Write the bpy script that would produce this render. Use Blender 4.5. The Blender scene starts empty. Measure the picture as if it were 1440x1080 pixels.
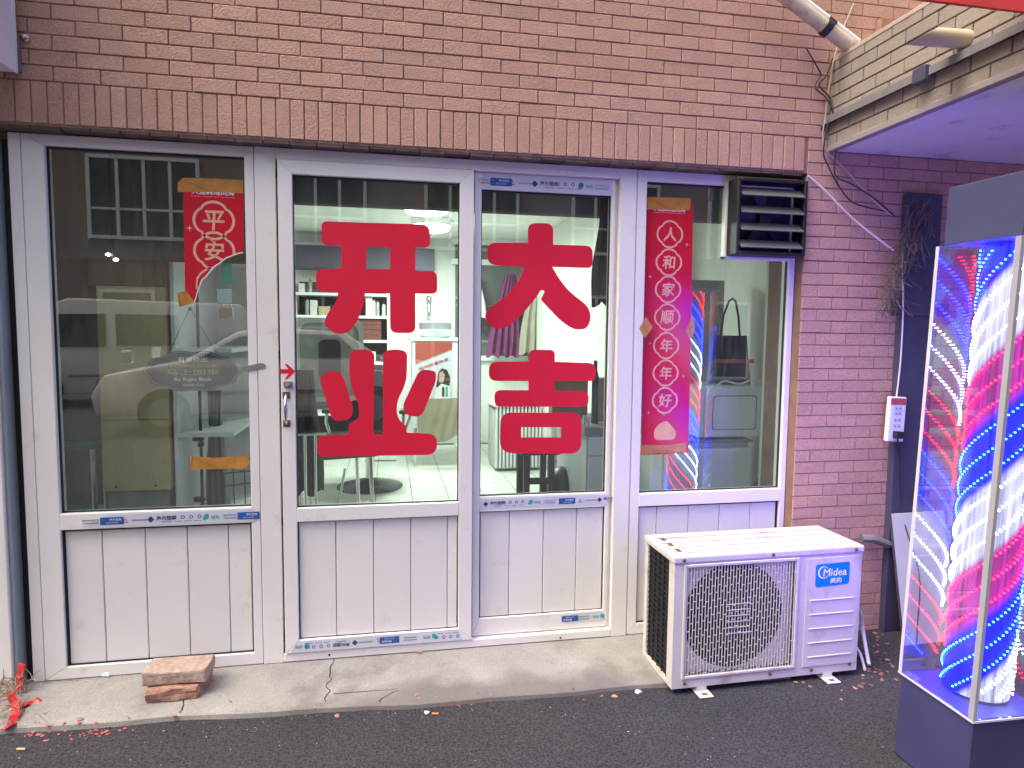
import bpy, bmesh, math, random
from mathutils import Vector, Matrix
random.seed(7)
S = bpy.context.scene
COL = S.collection
R = math.radians

# ------------------------------------------------------------------ camera
F_PX, YAW, PITCH, ROLL = 918.68, R(10.7495), R(4.4367), R(0.5978)
CAM = Vector((1.3705, -2.7619, 1.3802))
_f = Vector((math.sin(YAW), math.cos(YAW), 0)); _r = Vector((math.cos(YAW), -math.sin(YAW), 0)); _u = Vector((0, 0, 1))
FW = _f * math.cos(PITCH) - _u * math.sin(PITCH); _u2 = _u * math.cos(PITCH) + _f * math.sin(PITCH)
RT = _r * math.cos(ROLL) + _u2 * math.sin(ROLL); UP = _u2 * math.cos(ROLL) - _r * math.sin(ROLL)
cd = bpy.data.cameras.new('camera'); cam = bpy.data.objects.new('camera', cd); COL.objects.link(cam)
cd.sensor_width = 36; cd.lens = F_PX / 1440 * 36; cd.clip_start = 0.05; cd.clip_end = 500
M = Matrix((RT, UP, -FW)).transposed().to_4x4(); M.translation = CAM
cam.matrix_world = M
S.camera = cam

# ------------------------------------------------------------------ sky, sun, exposure
SUN_EL, SUN_AZ = R(62), R(266)     # veiled sun high along the street
w = bpy.data.worlds.new('World'); S.world = w; w.use_nodes = True
nt = w.node_tree; bg = nt.nodes['Background']; sky = nt.nodes.new('ShaderNodeTexSky')
sky.sky_type = 'NISHITA'; sky.sun_disc = False; sky.sun_elevation = SUN_EL; sky.sun_rotation = SUN_AZ
sky.air_density = 1.0; sky.dust_density = 10.0; sky.ozone_density = 0.6
nt.links.new(sky.outputs[0], bg.inputs[0]); bg.inputs[1].default_value = 0.15
sl = bpy.data.lights.new('sun', 'SUN'); sl.energy = 1.5; sl.angle = R(50); sl.color = (1, .95, .87)
so = bpy.data.objects.new('sun', sl); COL.objects.link(so)
sd = Vector((math.sin(SUN_AZ) * math.cos(SUN_EL), math.cos(SUN_AZ) * math.cos(SUN_EL), math.sin(SUN_EL)))
so.rotation_euler = sd.to_track_quat('Z', 'Y').to_euler(); so.location = (-8, -3, 14)
S.view_settings.view_transform = 'Standard'; S.view_settings.look = 'None'; S.view_settings.gamma = 1
S.view_settings.use_curve_mapping = False; S.view_settings.exposure = 1.2
S.cycles.transparent_max_bounces = 32; S.cycles.max_bounces = 7

# ------------------------------------------------------------------ pixel helpers (1440 x 1080 photograph)
def ray(u, v): return FW + RT * ((u - 720) / F_PX) - UP * ((v - 540) / F_PX)
def P(u, v, y=0.0):
    d = ray(u, v); return CAM + d * ((y - CAM.y) / d.y)
def PZ(u, v, z=0.0):
    d = ray(u, v); return CAM + d * ((z - CAM.z) / d.z)
def PX(u, v, x=0.0):
    d = ray(u, v); return CAM + d * ((x - CAM.x) / d.x)
def PJ(p):
    d = Vector(p) - CAM; k = d.dot(FW)
    return (720 + F_PX * d.dot(RT) / k, 540 - F_PX * d.dot(UP) / k)

# ------------------------------------------------------------------ mesh builder
class MB:
    def __init__(s): s.v = []; s.f = []; s.mi = []; s.cur = 0
    def add(s, vs, fs):
        o = len(s.v); s.v += [tuple(p) for p in vs]; s.f += [tuple(o + i for i in f) for f in fs]; s.mi += [s.cur] * len(fs); return s
    def box(s, x0, x1, y0, y1, z0, z1):
        if x0 > x1: x0, x1 = x1, x0
        if y0 > y1: y0, y1 = y1, y0
        if z0 > z1: z0, z1 = z1, z0
        return s.add([(x0, y0, z0), (x1, y0, z0), (x1, y1, z0), (x0, y1, z0), (x0, y0, z1), (x1, y0, z1), (x1, y1, z1), (x0, y1, z1)],
                     [(0, 3, 2, 1), (4, 5, 6, 7), (0, 1, 5, 4), (1, 2, 6, 5), (2, 3, 7, 6), (3, 0, 4, 7)])
    def prism(s, poly, a, b, ax='y'):
        """convex-ish polygon in the plane normal to ax, extruded from a to b. y: (x,z); x: (y,z); z: (x,y)"""
        def m(p, t): return {'y': (p[0], t, p[1]), 'x': (t, p[0], p[1]), 'z': (p[0], p[1], t)}[ax]
        n = len(poly); ar = sum(poly[i][0] * poly[(i + 1) % n][1] - poly[(i + 1) % n][0] * poly[i][1] for i in range(n))
        if (ar < 0) != (ax == 'y'): pass
        vs = [m(p, a) for p in poly] + [m(p, b) for p in poly]
        fs = [tuple(range(n)), tuple(range(2 * n - 1, n - 1, -1))] + [(i, i + n, (i + 1) % n + n, (i + 1) % n) for i in range(n)]
        return s.add(vs, fs)
    def tube(s, pts, r, n=8, cap=True):
        pts = [Vector(p) for p in pts]; rs = r if isinstance(r, (list, tuple)) else [r] * len(pts)
        rings = []; prev = None
        for i, p in enumerate(pts):
            t = (pts[min(i + 1, len(pts) - 1)] - pts[max(i - 1, 0)]).normalized()
            if prev is None: a = t.orthogonal().normalized()
            else: a = (prev - t * prev.dot(t)).normalized()
            prev = a; b = t.cross(a)
            rings.append([p + (a * math.cos(2 * math.pi * k / n) + b * math.sin(2 * math.pi * k / n)) * rs[i] for k in range(n)])
        vs = [q for g in rings for q in g]; fs = []
        for i in range(len(pts) - 1):
            for k in range(n): fs.append((i * n + k, i * n + (k + 1) % n, (i + 1) * n + (k + 1) % n, (i + 1) * n + k))
        if cap: fs += [tuple(range(n - 1, -1, -1)), tuple((len(pts) - 1) * n + k for k in range(n))]
        return s.add(vs, fs)
    def lathe(s, prof, c=(0, 0, 0), n=24, ax='z'):
        vs = []; fs = []
        for (r, h) in prof:
            for k in range(n):
                a = 2 * math.pi * k / n; x, y = r * math.cos(a), r * math.sin(a)
                vs.append({'z': (c[0] + x, c[1] + y, c[2] + h), 'y': (c[0] + x, c[1] + h, c[2] - y), 'x': (c[0] + h, c[1] + x, c[2] + y)}[ax])
        for i in range(len(prof) - 1):
            for k in range(n): fs.append((i * n + k, i * n + (k + 1) % n, (i + 1) * n + (k + 1) % n, (i + 1) * n + k))
        fs += [tuple(range(n - 1, -1, -1)), tuple((len(prof) - 1) * n + k for k in range(n))]
        return s.add(vs, fs)
    def ball(s, c, r, n=10, sq=(1, 1, 1)):
        m = n // 2 + 1; prof = [(max(r * math.sin(math.pi * i / m), r * .02), -r * math.cos(math.pi * i / m)) for i in range(m + 1)]
        o = len(s.v); s.lathe(prof, (0, 0, 0), n)
        s.v[o:] = [(c[0] + p[0] * sq[0], c[1] + p[1] * sq[1], c[2] + p[2] * sq[2]) for p in s.v[o:]]
        return s
    def grid(s, fn, nu, nv, thick=0.0, back=None):
        """surface fn(u,v)->point; with back() a closed shell"""
        vs = [fn(i / nu, j / nv) for j in range(nv + 1) for i in range(nu + 1)]; W = nu + 1
        fs = [(j * W + i, j * W + i + 1, (j + 1) * W + i + 1, (j + 1) * W + i) for j in range(nv) for i in range(nu)]
        s.add(vs, fs)
        if back:
            o = len(vs); vb = [back(i / nu, j / nv) for j in range(nv + 1) for i in range(nu + 1)]
            s.add(vb, [tuple(reversed(f)) for f in fs])
            base = len(s.v) - 2 * o
            rim = [i for i in range(W)] + [j * W + nu for j in range(1, nv + 1)] + [nv * W + i for i in range(nu - 1, -1, -1)] + [j * W for j in range(nv - 1, 0, -1)]
            for k in range(len(rim)):
                a, b = rim[k], rim[(k + 1) % len(rim)]
                s.f.append((base + b, base + a, base + o + a, base + o + b)); s.mi.append(s.cur)
        return s
    def mesh(s, name, mats, bev=0, smooth=False, org=None):
        me = bpy.data.meshes.new(name)
        vs = s.v if org is None else [(p[0] - org[0], p[1] - org[1], p[2] - org[2]) for p in s.v]
        me.from_pydata(vs, [], s.f)
        for mt in (mats if isinstance(mats, (list, tuple)) else [mats]): me.materials.append(mt)
        if any(s.mi): me.polygons.foreach_set('material_index', s.mi)
        bm = bmesh.new(); bm.from_mesh(me); bmesh.ops.recalc_face_normals(bm, faces=bm.faces)
        if bev:
            ed = [e for e in bm.edges if len(e.link_faces) == 2 and e.calc_face_angle(0) > R(35)]
            bmesh.ops.bevel(bm, geom=ed, offset=bev, segments=1 if bev < .004 else 2, affect='EDGES', profile=.6, clamp_overlap=True)
        bm.to_mesh(me); bm.free()
        if smooth:
            me.polygons.foreach_set('use_smooth', [True] * len(me.polygons))
            try: me.set_sharp_from_angle(angle=R(40))
            except Exception: pass
        me.update(); return me

def link(o, parent=None):
    COL.objects.link(o)
    if parent is not None: o.parent = parent
    return o
def tag(o, label=None, cat=None, group=None, kind=None):
    if label: o['label'] = label
    if cat: o['category'] = cat
    if group: o['group'] = group
    if kind: o['kind'] = kind
    return o
def thing(name, label, cat, loc=(0, 0, 0), rot=(0, 0, 0), group=None):
    o = bpy.data.objects.new(name, None); o.empty_display_size = .1; link(o); o.location = loc; o.rotation_euler = rot
    return tag(o, label, cat, group)
def part(name, mb, mt, parent, bev=0, smooth=False, label=None, kind=None):
    """mb in the thing's own coordinates"""
    o = bpy.data.objects.new(name, mb.mesh(name, mt, bev, smooth)); link(o, parent)
    return tag(o, label, None, None, kind)
def single(name, mb, mt, label, cat, group=None, bev=0, smooth=False, kind=None):
    xs = [p[0] for p in mb.v]; ys = [p[1] for p in mb.v]; zs = [p[2] for p in mb.v]
    org = ((min(xs) + max(xs)) / 2, (min(ys) + max(ys)) / 2, min(zs))
    o = bpy.data.objects.new(name, mb.mesh(name, mt, bev, smooth, org)); o.location = org; link(o)
    return tag(o, label, cat, group, kind)
def struct(name, mb, mt, bev=0, smooth=False):
    o = bpy.data.objects.new(name, mb.mesh(name, mt, bev, smooth)); link(o); o['kind'] = 'structure'; return o

# ------------------------------------------------------------------ flat shapes and lettering
def curve_mesh(cu):
    o = bpy.data.objects.new('tmp', cu); COL.objects.link(o)
    dg = bpy.context.evaluated_depsgraph_get(); me = o.evaluated_get(dg).to_mesh()
    vs = [tuple(v.co) for v in me.vertices]; fs = [tuple(p.vertices) for p in me.polygons]
    bpy.data.objects.remove(o); bpy.data.curves.remove(cu); return vs, fs
def shape(mb, loops, y, t=.0006):
    """closed loops of (x,z) (later loops are holes), thickness t standing out towards -y from y"""
    cu = bpy.data.curves.new('s', 'CURVE'); cu.dimensions = '2D'; cu.fill_mode = 'BOTH'; cu.extrude = t / 2
    for lp in loops:
        sp = cu.splines.new('POLY'); sp.points.add(len(lp) - 1); sp.use_cyclic_u = True
        for p, q in zip(sp.points, lp): p.co = (q[0], q[1], 0, 1)
    vs, fs = curve_mesh(cu)
    return mb.add([(a, y - t / 2 - c, b) for a, b, c in vs], fs)
def text(mb, body, cx, cz, h, y, width=None, t=.0006, bold=0.0, flip=False, ang=0, slant=0, res=2):
    cu = bpy.data.curves.new('t', 'FONT'); cu.body = body; cu.size = 1; cu.extrude = .01; cu.resolution_u = res; cu.shear = slant
    vs, fs = curve_mesh(cu)
    if not vs: return mb
    x0 = min(p[0] for p in vs); x1 = max(p[0] for p in vs); z0 = min(p[1] for p in vs); z1 = max(p[1] for p in vs)
    k = h / (z1 - z0); kx = k if width is None else width / (x1 - x0)
    out = []
    for a, b, c in vs:
        px, pz = (a - (x0 + x1) / 2) * kx, (b - (z0 + z1) / 2) * k
        if flip: px, pz = -px, -pz
        if ang: px, pz = px * math.cos(ang) - pz * math.sin(ang), px * math.sin(ang) + pz * math.cos(ang)
        out.append((cx + px, y - t / 2 - c / .01 * t / 2, cz + pz))
    mb.add(out, fs)
    if bold:
        for i, (ox, oz) in enumerate(((1, 0), (-1, 0), (0, 1), (0, -1))): mb.add([(a + ox * bold * h, b - .00006 * (i + 1), c + oz * bold * h) for a, b, c in out], fs)
    return mb
def rounded(pts, seg=5):
    out = []; n = len(pts)
    for i, p in enumerate(pts):
        r = p[2] if len(p) > 2 else 0
        a = Vector(pts[i - 1][:2]); b = Vector(p[:2]); c = Vector(pts[(i + 1) % n][:2])
        if r <= 0: out.append(tuple(b)); continue
        d1, d2 = (a - b), (c - b); k = min(r, d1.length * .48, d2.length * .48)
        s0, s1 = b + d1.normalized() * k, b + d2.normalized() * k
        for j in range(seg + 1):
            t = j / seg; q = s0 * (1 - t) ** 2 + b * 2 * t * (1 - t) + s1 * t * t; out.append(tuple(q))
    return out

# ------------------------------------------------------------------ materials
def lin(c):
    if isinstance(c, str): c = tuple(int(c[i:i + 2], 16) / 255 for i in (0, 2, 4))
    return tuple(x / 12.92 if x <= .04045 else ((x + .055) / 1.055) ** 2.4 for x in c)
def mat(name, col, rough=.6, metal=0, var=.08, vs=6, bump=0, bs=150, rnd=0, stain=None, fine=0, spec=.5, emit=None, es=0, coat=0):
    """col is linear base colour; var: soft colour variation; rnd: per-piece variation; stain=(colour, cover, scale)"""
    m = bpy.data.materials.new(name); m.use_nodes = True; n = m.node_tree.nodes; L = m.node_tree.links
    b = n['Principled BSDF']; b.inputs['Roughness'].default_value = rough; b.inputs['Metallic'].default_value = metal
    b.inputs['Specular IOR Level'].default_value = spec; b.inputs['Coat Weight'].default_value = coat
    tc = n.new('ShaderNodeTexCoord'); co = tc.outputs['Object']
    if rnd:
        oi = n.new('ShaderNodeObjectInfo'); ad = n.new('ShaderNodeVectorMath'); ad.operation = 'MULTIPLY_ADD'
        ad.inputs[1].default_value = (37, 17, 23); L.new(oi.outputs['Random'], ad.inputs[0]); L.new(co, ad.inputs[2]); co = ad.outputs[0]
    out = None
    rgb = n.new('ShaderNodeRGB'); rgb.outputs[0].default_value = (*col, 1); out = rgb.outputs[0]
    def scale(src, fac_out, lo, hi):
        mr = n.new('ShaderNodeMapRange'); mr.inputs[3].default_value = lo; mr.inputs[4].default_value = hi; L.new(fac_out, mr.inputs[0])
        mx = n.new('ShaderNodeVectorMath'); mx.operation = 'SCALE'; L.new(src, mx.inputs[0]); L.new(mr.outputs[0], mx.inputs['Scale']); return mx.outputs[0]
    if var:
        no = n.new('ShaderNodeTexNoise'); no.inputs['Scale'].default_value = vs; no.inputs['Detail'].default_value = 5; L.new(co, no.inputs[0])
        out = scale(out, no.outputs[0], 1 - var * 2.2, 1 + var * 2.2)
    if fine:
        no = n.new('ShaderNodeTexNoise'); no.inputs['Scale'].default_value = bs; no.inputs['Detail'].default_value = 2; L.new(co, no.inputs[0])
        mr0 = n.new('ShaderNodeMapRange'); mr0.inputs[1].default_value = .3; mr0.inputs[2].default_value = .7; L.new(no.outputs[0], mr0.inputs[0]); out = scale(out, mr0.outputs[0], max(.1, 1 - fine * 1.2), 1 + fine * 1.2)
    if rnd:
        ge = n.new('ShaderNodeNewGeometry'); ad2 = n.new('ShaderNodeMath'); ad2.operation = 'ADD'; L.new(oi.outputs['Random'], ad2.inputs[0]); L.new(ge.outputs['Random Per Island'], ad2.inputs[1])
        fr = n.new('ShaderNodeMath'); fr.operation = 'FRACT'; L.new(ad2.outputs[0], fr.inputs[0]); out = scale(out, fr.outputs[0], 1 - rnd, 1 + rnd)
    if stain:
        sc, cover, ss = stain
        no = n.new('ShaderNodeTexNoise'); no.inputs['Scale'].default_value = ss; no.inputs['Detail'].default_value = 8; no.inputs['Roughness'].default_value = .65; L.new(co, no.inputs[0])
        mr = n.new('ShaderNodeMapRange'); mr.inputs[1].default_value = .62 - cover * .3; mr.inputs[2].default_value = .80 - cover * .2; L.new(no.outputs[0], mr.inputs[0])
        mx = n.new('ShaderNodeMix'); mx.data_type = 'RGBA'; L.new(mr.outputs[0], mx.inputs[0]); L.new(out, mx.inputs[6]); mx.inputs[7].default_value = (*sc, 1); out = mx.outputs[2]
    L.new(out, b.inputs['Base Color'])
    if bump:
        no = n.new('ShaderNodeTexNoise'); no.inputs['Scale'].default_value = bs; no.inputs['Detail'].default_value = 4; L.new(co, no.inputs[0])
        bp = n.new('ShaderNodeBump'); bp.inputs['Strength'].default_value = min(1, bump); bp.inputs['Distance'].default_value = .004; L.new(no.outputs[0], bp.inputs['Height']); L.new(bp.outputs[0], b.inputs['Normal'])
    if emit: b.inputs['Emission Color'].default_value = (*emit, 1); b.inputs['Emission Strength'].default_value = es
    return m
def glass(name, tint, refl=1.0, rough=0.0, dust=.0, f0=.04):
    m = bpy.data.materials.new(name); m.use_nodes = True; n = m.node_tree.nodes; L = m.node_tree.links; n.remove(n['Principled BSDF'])
    tr = n.new('ShaderNodeBsdfTransparent'); tr.inputs[0].default_value = (*tint, 1)
    gl = n.new('ShaderNodeBsdfGlossy'); gl.inputs['Roughness'].default_value = rough; gl.inputs[0].default_value = (refl, refl, refl, 1)
    ge = n.new('ShaderNodeNewGeometry'); dt = n.new('ShaderNodeVectorMath'); dt.operation = 'DOT_PRODUCT'; L.new(ge.outputs['Normal'], dt.inputs[0]); L.new(ge.outputs['Incoming'], dt.inputs[1])
    def mm(op, a, c):
        k = n.new('ShaderNodeMath'); k.operation = op; k.use_clamp = op == 'SUBTRACT'
        for i, v in enumerate((a, c)):
            if isinstance(v, (int, float)): k.inputs[i].default_value = v
            elif v is not None: L.new(v, k.inputs[i])
        return k.outputs[0]
    cs = mm('ABSOLUTE', dt.outputs['Value'], None)
    fac = mm('ADD', mm('MULTIPLY', mm('POWER', mm('SUBTRACT', 1.0, cs), 5.0), 1 - f0), f0)
    mx = n.new('ShaderNodeMixShader'); L.new(fac, mx.inputs[0]); L.new(tr.outputs[0], mx.inputs[1]); L.new(gl.outputs[0], mx.inputs[2])
    res = mx.outputs[0]
    if dust:
        df = n.new('ShaderNodeBsdfDiffuse'); df.inputs[0].default_value = (.6, .6, .6, 1)
        tc = n.new('ShaderNodeTexCoord'); mp = n.new('ShaderNodeMapping'); mp.inputs['Scale'].default_value = (14, 14, 2); L.new(tc.outputs['Object'], mp.inputs[0])
        no = n.new('ShaderNodeTexNoise'); no.inputs['Scale'].default_value = 3; no.inputs['Detail'].default_value = 8; L.new(mp.outputs[0], no.inputs[0])
        mr = n.new('ShaderNodeMapRange'); mr.inputs[1].default_value = .42; mr.inputs[2].default_value = .8; mr.inputs[3].default_value = dust * .25; mr.inputs[4].default_value = dust; L.new(no.outputs[0], mr.inputs[0])
        m2 = n.new('ShaderNodeMixShader'); L.new(mr.outputs[0], m2.inputs[0]); L.new(res, m2.inputs[1]); L.new(df.outputs[0], m2.inputs[2]); res = m2.outputs[0]
    L.new(res, n['Material Output'].inputs[0]); return m
def emission(name, col, s):
    m = bpy.data.materials.new(name); m.use_nodes = True; n = m.node_tree.nodes; L = m.node_tree.links; n.remove(n['Principled BSDF'])
    e = n.new('ShaderNodeEmission'); e.inputs[0].default_value = (*col, 1); e.inputs[1].default_value = s; L.new(e.outputs[0], n['Material Output'].inputs[0]); return m

m_brick = mat('red_brick_tile', (.51, .305, .23), .85, var=.06, vs=9, bump=.9, bs=160, rnd=.06, fine=.12)
m_mortar = mat('grey_mortar', (.29, .18, .145), .95, var=.15, vs=20, bump=.5, bs=200)
m_tan = mat('tan_brick_tile', (.29, .25, .21), .85, var=.08, vs=9, bump=.7, bs=170, rnd=.07, fine=.08)
m_tanmortar = mat('tan_mortar', (.14, .115, .10), .95, var=.1)
m_pvc = mat('white_pvc', (.80, .785, .755), .38, var=.03, vs=3, stain=((.60, .56, .50), .06, 9), spec=.4)
m_board = mat('white_pvc_board', (.78, .765, .735), .42, var=.03, vs=2.5, rnd=.025, stain=((.60, .56, .50), .05, 7), spec=.4)
m_rubber = mat('black_gasket', (.015, .015, .017), .6)
m_glass = glass('window_glass', (.87, .955, .905), 1.0, 0.0, .05, .10)   # coated double glazing
m_acryl = glass('acrylic', (.96, .97, .98), 1.0, 0.0, .015, .075)
m_red = mat('red_vinyl', (.70, .016, .048), .5, var=.05, vs=5, spec=.3)
m_paper = mat('red_paper', (.58, .012, .035), .22, var=.08, vs=8)
m_gold = mat('pale_gold_print', (.75, .42, .30), .6, var=.12, vs=30)
m_white = mat('white_print', (.78, .78, .78), .6)
m_tape = mat('brown_packing_tape', (.50, .23, .045), .3, var=.22, vs=25, bump=.4, bs=60, spec=.6)
m_film = mat('protective_film', (.60, .62, .70), .35, var=.05, vs=12)
m_fblue = mat('film_blue_print', (.02, .10, .36), .4)
m_fnavy = mat('film_navy_print', (.03, .05, .16), .4)
m_fteal = mat('film_teal_print', (.03, .38, .33), .4)
m_fgrey = mat('film_grey_print', (.25, .28, .36), .4)
m_fred = mat('film_red_print', (.55, .10, .08), .4)
m_asph = mat('asphalt', (.026, .026, .031), .92, var=.16, vs=3, bump=1, bs=130, fine=.9)
m_concrete = mat('worn_concrete', (.29, .278, .255), .9, var=.13, vs=5, bump=.5, bs=140, fine=.12, stain=((.15, .135, .125), .30, 2.6))
m_steel = mat('galvanised_steel', (.42, .43, .44), .4, metal=.9, var=.12, vs=20)
m_greypaint = mat('dull_grey_steel', (.22, .22, .22), .6, metal=.3, var=.15, vs=18, stain=((.20, .11, .06), .1, 15))
m_rust = mat('rusty_metal', (.16, .075, .04), .8, var=.3, vs=40)
m_black = mat('black_plastic', (.018, .018, .02), .45, var=.1)
m_blackm = mat('matt_black_cloth', (.016, .016, .018), .9, var=.2, vs=12)
m_dark = mat('dark_painted_steel_glare', (.06, .058, .10), .6, var=.15, vs=7)  # blue-violet tint puts the LED sign's glare into the pillar colour
m_acw = mat('yellowed_white_metal', (.60, .58, .54), .42, var=.06, vs=5, stain=((.40, .33, .25), .25, 7))
m_acdark = mat('coil_dark', (.03, .03, .034), .5, metal=.4, var=.2)
m_fan = mat('grey_fan', (.03, .03, .035), .5)
m_badge = mat('blue_badge', (.0, .22, .70), .35)
m_creampipe = mat('cream_wrap', (.58, .50, .37), .7, var=.14, vs=16, stain=((.24, .17, .10), .3, 14))
m_wire = mat('black_cable', (.03, .03, .035), .5)
m_wirew = mat('white_cable', (.72, .70, .68), .45)
m_wood = mat('light_wood_veneer', (.58, .42, .25), .5, var=.12, vs=4)
m_tile = mat('pale_floor_tile', (.62, .63, .58), .25, var=.04, vs=3, rnd=.04)
m_grout = mat('dark_grout', (.10, .10, .09), .9)
m_wall = mat('white_plaster', (.72, .73, .69), .85, var=.03, vs=2)
m_whitem = mat('white_enamel', (.80, .82, .84), .3, var=.02)
m_grey = mat('mid_grey_plastic', (.25, .26, .27), .5)
m_chrome = mat('chrome', (.65, .65, .66), .18, metal=1, var=.03)
m_leather = mat('black_leather', (.02, .02, .022), .4, bump=.2, bs=80)
m_soffit = mat('white_painted_soffit', (.70, .68, .68), .8, var=.05, vs=4, stain=((.3, .27, .26), .15, 5))
m_redfas = mat('red_sign_panel', (.72, .045, .04), .35)
m_oldbrick = mat('old_clay_brick', (.36, .20, .14), .95, var=.18, vs=18, bump=1, bs=60, fine=.2)
m_greybrick = mat('dusty_beige_brick', (.40, .30, .24), .95, var=.14, vs=16, bump=1, bs=60, fine=.15)
m_straw = mat('dry_straw', (.34, .26, .17), .9, var=.25, vs=30, rnd=.3)
m_leaf = mat('dead_leaf', (.30, .15, .10), .8, var=.2, rnd=.4)
m_pink = mat('faded_red_paper', (.50, .10, .10), .8, var=.2, rnd=.3)

# ================================================================== ground
g = MB(); g.add([(-60, -60, -.04), (60, -60, -.04), (60, 40, -.04), (-60, 40, -.04)], [(0, 1, 2, 3)])
struct('asphalt_road', g, m_asph)
# concrete apron with a slightly worn front edge
ap = MB()
xs = [-3.2 + i * .09 for i in range(72)]; front = []; back = []
for x in xs:
    fy = -.285 - .045 * min(max(x, -1), 3.2) + .010 * math.sin(x * 3.1) + .006 * math.sin(x * 11 + 1) + random.uniform(-.003, .003)
    if x > 3.0: fy = -.285 - .045 * 3 + (x - 3.0) * 1.2
    front.append((x, min(fy, -.1)))
n = len(xs)
for (x, fy) in front: ap.v += [(x, .10, -.001), (x, fy * .55, -.006), (x, fy + .012, -.018), (x, fy, -.024 + random.uniform(-.002, .002)), (x, fy - .006, -.06)]
for i in range(n - 1):
    for k in range(4): ap.f.append((i * 5 + k, i * 5 + k + 1, (i + 1) * 5 + k + 1, (i + 1) * 5 + k)); ap.mi.append(0)
ap.f.append(tuple((n - 1) * 5 + k for k in range(5))); ap.mi.append(0)
n_ = m_concrete.node_tree.nodes; L_ = m_concrete.node_tree.links; bs_ = n_['Principled BSDF']     # darker patch along the middle of the apron edge
tc_ = n_.new('ShaderNodeTexCoord'); mp_ = n_.new('ShaderNodeMapping'); mp_.inputs['Location'].default_value = (-1.72 / .95, .40 / .17, 0); mp_.inputs['Scale'].default_value = (1 / .95, 1 / .17, 0); L_.new(tc_.outputs['Object'], mp_.inputs[0])
ln_ = n_.new('ShaderNodeVectorMath'); ln_.operation = 'LENGTH'; L_.new(mp_.outputs[0], ln_.inputs[0])
nz_ = n_.new('ShaderNodeTexNoise'); nz_.inputs['Scale'].default_value = 5; nz_.inputs['Detail'].default_value = 6; L_.new(tc_.outputs['Object'], nz_.inputs[0])
ad_ = n_.new('ShaderNodeMath'); ad_.operation = 'ADD'; L_.new(ln_.outputs['Value'], ad_.inputs[0]); L_.new(nz_.outputs[0], ad_.inputs[1])
mr_ = n_.new('ShaderNodeMapRange'); mr_.inputs[1].default_value = 1.1; mr_.inputs[2].default_value = 1.65; mr_.inputs[3].default_value = .75; mr_.inputs[4].default_value = 0; L_.new(ad_.outputs[0], mr_.inputs[0])
mx_ = n_.new('ShaderNodeMix'); mx_.data_type = 'RGBA'; src_ = bs_.inputs['Base Color'].links[0].from_socket; L_.new(src_, mx_.inputs[6]); mx_.inputs[7].default_value = (.12, .108, .10, 1); L_.new(mr_.outputs[0], mx_.inputs[0]); L_.new(mx_.outputs[2], bs_.inputs['Base Color'])
apron = struct('concrete_apron', ap, m_concrete, smooth=True)
def apron_z(x, y):
    fy = -.285 - .045 * min(max(x, -1), 3.0)
    t = y / fy
    return -.001 - .005 * t / .55 if t < .55 else -.006 - .012 * min(1, (t - .55) / .42)
m_crack = mat('crack_line', (.03, .027, .025), 1)  # dark colour for the thin strips laid as worn cracks
for k, (a, b, ct) in enumerate([((470, 930), (458, 985), 12), ((560, 968), (470, 975), 9), ((530, 985), (560, 970), 6), ((250, 1000), (262, 982), 6)]):
    c = MB(); prev = None
    pts = []
    for i in range(ct + 1):
        t = i / ct; q = PZ(a[0] + (b[0] - a[0]) * t + random.uniform(-4, 4), a[1] + (b[1] - a[1]) * t, -.01); pts.append(q)
    for i in range(ct):
        p, q = pts[i], pts[i + 1]; d = (q - p).normalized(); s = Vector((-d.y, d.x, 0)) * (.0012 + .0008 * random.random())
        z0, z1 = apron_z(p.x, p.y) + .0012, apron_z(q.x, q.y) + .0012
        c.add([(p.x + s.x, p.y + s.y, z0), (p.x - s.x, p.y - s.y, z0), (q.x - s.x, q.y - s.y, z1), (q.x + s.x, q.y + s.y, z1)], [(0, 1, 2, 3)])
    part('crack', c, m_crack, apron)

# ================================================================== brick wall
WY = -.06                                       # face of the bricks
wall = thing('brick_wall', 'red brick tile wall above and beside the white shopfront', 'wall', (0, 0, 0))
mb = MB()
mb.box(-4, 8, WY + .005, .22, 2.112, 6.5)
mb.box(3.228, 8, WY + .005, .22, -.1, 2.112)
mb.box(-4, -1.0, WY + .005, .22, -.1, 2.112)
part('mortar_backing', mb, m_mortar, wall)
part('unseen_shade_mass', MB().box(-14, 16, WY + .03, 5.6, 6.5, 9.5).box(8, 16, WY + .03, .22, -.1, 6.5).box(-14, -4, WY + .03, .22, -.1, 6.5), m_brick, wall)  # unseen mass added to shade the front from the sun
BP, BR, J = .156, .0545, .0042
bricks = []                                     # (x0,x1,z0,z1)
def row(x0, x1, z, off):
    k = math.floor((x0 - off) / BP)
    while off + k * BP < x1:
        a, b = off + k * BP, off + (k + 1) * BP
        a, b = max(a, x0), min(b, x1)
        if b - a > .02: bricks.append((a + J / 2, b - J / 2, z + J / 2, z + BR - J / 2))
        k += 1
z = 2.268; i = 0
while z < 6.4: row(-4, 8, z, .031 if i % 2 == 0 else .109); z += BR; i += 1
x = .111 - .0525 * 3
soldier = []
x = .111 - .0525 * 60
while x < 3.20: soldier.append((x + J / 2, x + .0525 - J / 2, 2.118 + J / 2, 2.268 - J / 2)); x += .0525
bricks += soldier
z = 2.268 - BR; i = 0
while z > -.12: row(3.224, 8, z, 3.302 if i % 2 == 0 else 3.380); z -= BR; i += 1
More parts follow.
